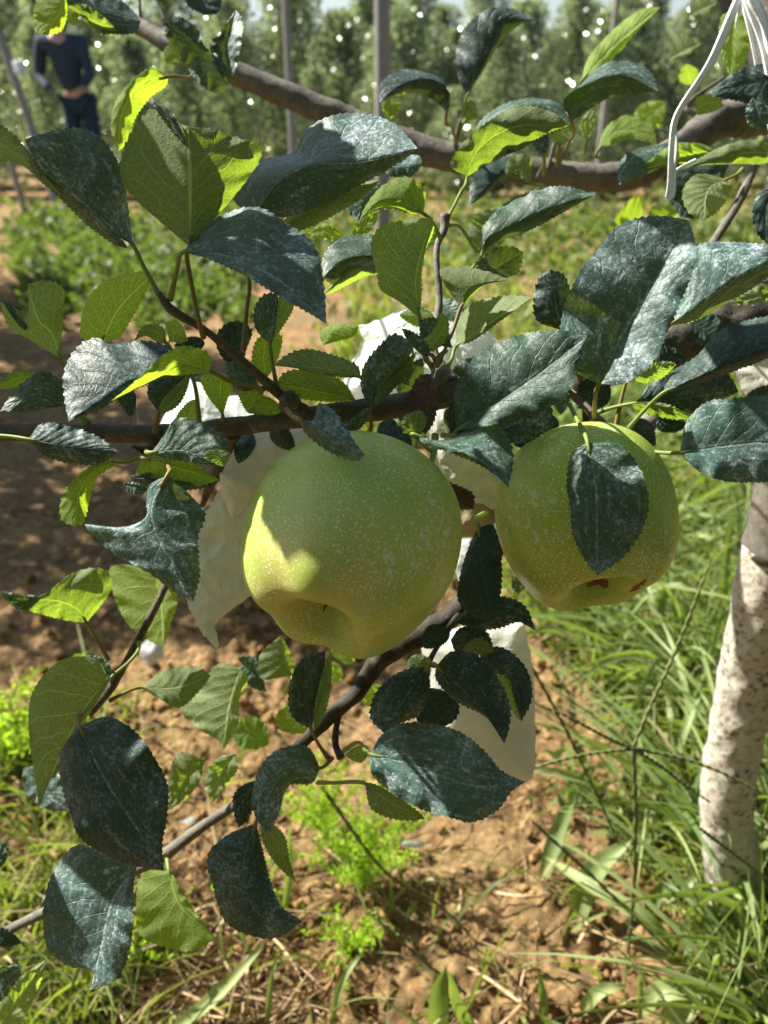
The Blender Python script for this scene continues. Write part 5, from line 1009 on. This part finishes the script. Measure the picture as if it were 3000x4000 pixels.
# ================================================================ TWINE
tw = thing('twine', 'white plastic twine hanging in strands at the upper right', 'twine', P(2895, -10, .42))
def strand(pts, w, tws=0.0):
    C = catmull([tuple(P(*p)) for p in pts], 60); n = 60; T = np.gradient(C, axis=0); T /= np.linalg.norm(T, axis=1)[:, None]
    W0 = np.cross(T, -FW); W0 /= np.linalg.norm(W0, axis=1)[:, None]; N0 = np.cross(W0, T); V = []
    for s, z in ((-1, 0), (-.5, .14), (.0, -.02), (.5, .16), (1, 0), (.4, -.10), (-.4, -.06)):
        a = tws*np.linspace(0, 1, n); Wd = W0*np.cos(a)[:, None]+N0*np.sin(a)[:, None]; N = np.cross(Wd, T)
        ww = w*.42/F*(1+.25*np.sin(np.linspace(0, 9, n)+s)); V.append(C+Wd*(ww*s/2)[:, None]+N*(ww*z*.3)[:, None])
    V = np.stack(V, 1).reshape(-1, 3); Fc = [(i*7+k, i*7+(k+1) % 7, (i+1)*7+(k+1) % 7, (i+1)*7+k) for i in range(n-1) for k in range(7)]
    mkobj('strand', V, Fc, M['twine'], tw, C[0])
strand([(2895, -20, .42), (2780, 230, .42), (2640, 470, .42), (2628, 560, .42), (2615, 730, .42), (2606, 775, .42)], 30, .6)
strand([(2606, 775, .42), (2628, 760, .421), (2636, 640, .421), (2640, 560, .421), (2632, 480, .421)], 16, .8)
strand([(2720, 625, .425), (2640, 670, .422), (2622, 720, .421)], 12, .3)
strand([(2900, -20, .42), (2930, 120, .42), (2960, 280, .42), (2985, 400, .42), (3010, 520, .42)], 22, .5)
strand([(2915, -20, .418), (2960, 120, .418), (3000, 260, .418), (3030, 420, .418)], 34, .3)
strand([(2935, -20, .415), (2985, 100, .415), (3040, 260, .415)], 44, .2)
strand([(2890, -20, .421), (2880, 60, .421), (2872, 110, .421)], 5, .3)

# ================================================================ BACKGROUND ORCHARD
def tree_meshes(k, h, r, nleaf, seed):
    rr = np.random.default_rng(seed)
    z = h*(0.04+0.96*rr.random(nleaf)**0.95); prof = np.clip(1.1-z/h, .04, 1)**.6*np.clip(z/h*5, .3, 1)
    a = rr.uniform(0, 6.28, nleaf); ang2 = (a*2.5+z*7+seed)
    rad = r*prof*np.sqrt(rr.random(nleaf))*(.75+.35*np.sin(ang2)); 
    c = np.stack([np.cos(a)*rad, np.sin(a)*rad, z], 1)
    dv = rr.normal(0, 1, (nleaf, 3)); dv /= np.linalg.norm(dv, axis=1)[:, None]; ln = rr.uniform(.035, .08, nleaf)
    w = np.cross(dv, rr.normal(0, 1, (nleaf, 3))); w /= np.linalg.norm(w, axis=1)[:, None]
    V = np.stack([c, c+dv*(ln*.5)[:, None]+w*(ln*.3)[:, None], c+dv*ln[:, None], c+dv*(ln*.5)[:, None]-w*(ln*.3)[:, None]], 1).reshape(-1, 3)
    Q = np.arange(nleaf*4).reshape(-1, 4)
    cr = mkobj('crown', V, Q, M['tree_leaf'], tint=np.repeat(rr.random(nleaf), 4), smooth=False)
    tk = tube('trunk', [(0, 0, -.05), (.02, 0, h*.3), (-.02, .02, h*.6), (0, 0, h*.95)], [.04, .03, .022, .006], M['bark_limb'], None, seg=8, rough=.1, rs=20)
    return cr, tk
protos = [tree_meshes(i, [2.3, 2.7, 2.5, 2.9, 2.2][i], [.95, .85, 1.0, .8, .95][i], 8500, 11+i) for i in range(5)]
used = [False]*5
def place_tree(x, y, s, kind, label, group):
    e = thing('orchard_tree', label, 'tree', (x, y, gh(x, y)), group)
    e.rotation_euler = (0, 0, rng.uniform(0, 6.28)); e.scale = (s, s, s)
    for src in protos[kind]:
        c = src
        if used[kind]: c = src.copy(); COL.objects.link(c)
        c.parent = e; c.location = (0, 0, 0)
    used[kind] = True
k = 0
for (yy, x0, x1, sp, s, lab, grp) in [(9.6, -6.0, 6.0, .74, .68, 'leafy young apple tree in the nearest blurred orchard row', 'nearest blurred orchard row'),
                                (11.8, -7.0, 7.0, .8, .84, 'tall slender apple tree in the second blurred orchard row', 'second blurred orchard row'),
                                (14.5, -8.5, 8.5, 1.05, 1.03, 'apple tree in the third blurred orchard row, its top against the sky', 'third blurred orchard row'),
                                (18.5, -11, 11, 1.15, 1.32, 'distant apple tree of the farthest orchard row against the bright sky', 'farthest blurred orchard row')]:
    x = x0
    while x < x1:
        place_tree(x+rng.uniform(-.2, .2), yy+rng.uniform(-.4, .4), s*rng.uniform(.74, 1.18), k % 5, lab, grp); x += sp*rng.uniform(.8, 1.2); k += 1
for x, y in [(-1.95, 2.05), (-2.3, 2.75), (-2.6, 3.5), (-3.1, 4.4)]:
    place_tree(x, y, .8, k % 5, 'apple tree beside the path, outside the picture at the left', 'apple trees along the left of the path'); k += 1
for x, y in [(-3.6, -1.3), (-2.8, -1.2), (-2.0, -1.3), (-1.2, -1.15), (-.45, -1.2), (.3, -1.15), (1.05, -1.2), (1.8, -1.1), (2.0, -.3), (1.75, .4), (1.7, 1.1), (2.0, 1.9), (2.3, 2.7)]:
    place_tree(x, y, 1.1, k % 5, 'unseen apple tree added behind and beside the viewer to block sky light', 'unseen trees added to block sky light'); k += 1  # trees added out of view to cut the sky fill on the leaves
# posts
def post(px, pb, h, r, lean, label):
    b = PZ(px, pb, 0); o = tube('support_post', [b+np.array([0, 0, -.05]), b+np.array([lean*.5, 0, h*.5]), b+np.array([lean, 0, h])], [r, r*.97, r*.92], M['concrete'], None, seg=10, rough=.03)
    tag(o, label, 'post', 'concrete posts holding the orchard rows')
post(1495, 950, 2.2, .055, 0, 'thick pale concrete post behind the branches near the top centre')
post(240, 840, 1.45, .038, -.26, 'leaning pale post beside the person at the upper left')
post(1155, 820, 2.6, .036, 0, 'slim pale post in the orchard left of the thick post')
post(2320, 800, 2.6, .034, 0, 'far pale post in the orchard at the upper right')
post(100, 830, 1.1, .03, -.12, 'dark short post at the far left with a white bag tied on it')
tag(bag('fruit_bag', [(45, 240), (75, 230), (100, 275), (98, 300), (60, 290)], 5.5, .03, 'bag_white', step=7, crumple=.3), 'white bag tied to the short post at the far left', 'paper bag')

# ================================================================ PERSON in the background
def person():
    base = PZ(392, 800, 0); D = base[1]; k = 1.07
    e = thing('person', 'person in dark blue jacket and trousers standing far off at the upper left', 'person', base)
    J = {'pel': (-.06, 0, .92), 'sp': (-.10, -.02, 1.12), 'ch': (-.13, -.03, 1.32), 'nk': (-.14, -.03, 1.46), 'hd': (-.15, -.05, 1.56), 'ht': (-.15, -.05, 1.66),
         'hl': (-.13, .0, .88), 'kl': (-.13, -.04, .48), 'al': (-.06, 0, .09), 'tl': (-.08, -.14, .03), 'hr': (.03, 0, .88), 'kr': (.05, -.03, .48), 'ar': (.11, .04, .09), 'tr': (.10, -.10, .03),
         'sl': (-.30, -.03, 1.38), 'el': (-.36, -.06, 1.10), 'wl': (-.22, -.22, .98), 'sr': (.04, -.03, 1.38), 'er': (.12, -.08, 1.12), 'wr': (.10, -.24, 1.02)}
    def skin(name, joints, edges, mat, root, parent):
        idx = {j: i for i, j in enumerate(joints)}
        me = bpy.data.meshes.new(name); me.from_pydata([tuple(np.array(J[j])*k) for j in joints], [(idx[a], idx[b]) for a, b in edges], []); o = bpy.data.objects.new(name, me); COL.objects.link(o)
        o.parent = parent; me.materials.append(mat); md = o.modifiers.new('skin', 'SKIN'); md.use_smooth_shade = True
        for j, i in idx.items():
            me.skin_vertices[0].data[i].radius = joints[j]; me.skin_vertices[0].data[i].use_root = (j == root)
        o.modifiers.new('sub', 'SUBSURF').render_levels = 2; o.modifiers['sub'].levels = 1; return o
    body = skin('body', {'pel': (.12, .10), 'sp': (.11, .09), 'ch': (.13, .10), 'nk': (.05, .05), 'hd': (.075, .09), 'ht': (.07, .08), 'hl': (.08, .08), 'kl': (.052, .052), 'al': (.036, .036), 'tl': (.03, .02), 'hr': (.08, .08), 'kr': (.052, .052), 'ar': (.036, .036), 'tr': (.03, .02), 'sl': (.055, .055), 'el': (.04, .04), 'wl': (.028, .028), 'sr': (.055, .055), 'er': (.04, .04), 'wr': (.028, .028)},
         [('pel', 'sp'), ('sp', 'ch'), ('ch', 'nk'), ('nk', 'hd'), ('hd', 'ht'), ('pel', 'hl'), ('hl', 'kl'), ('kl', 'al'), ('al', 'tl'), ('pel', 'hr'), ('hr', 'kr'), ('kr', 'ar'), ('ar', 'tr'), ('ch', 'sl'), ('sl', 'el'), ('el', 'wl'), ('ch', 'sr'), ('sr', 'er'), ('er', 'wr')], M['skin'], 'pel', e)
    skin('jacket', {'pel': (.15, .125), 'sp': (.14, .115), 'ch': (.155, .125), 'sl': (.075, .075), 'el': (.058, .058), 'wl': (.042, .042), 'sr': (.075, .075), 'er': (.058, .058), 'wr': (.042, .042)},
         [('pel', 'sp'), ('sp', 'ch'), ('ch', 'sl'), ('sl', 'el'), ('el', 'wl'), ('ch', 'sr'), ('sr', 'er'), ('er', 'wr')], M['jacket'], 'pel', e)
    skin('trousers', {'pel': (.13, .11), 'hl': (.10, .10), 'kl': (.075, .075), 'al': (.06, .06), 'hr': (.10, .10), 'kr': (.075, .075), 'ar': (.06, .06)},
         [('pel', 'hl'), ('hl', 'kl'), ('kl', 'al'), ('pel', 'hr'), ('hr', 'kr'), ('kr', 'ar')], M['trousers'], 'pel', e)
    hm = bmesh.new(); bmesh.ops.create_uvsphere(hm, u_segments=20, v_segments=14, radius=1)
    for v in hm.verts: v.co = Vector((v.co.x*.088-.15, v.co.y*.100-.03, v.co.z*.085+1.63))
    me = bpy.data.meshes.new('hair'); hm.to_mesh(me); hm.free(); me.materials.append(M['hair']); o = bpy.data.objects.new('hair', me); COL.objects.link(o); o.parent = e
person()
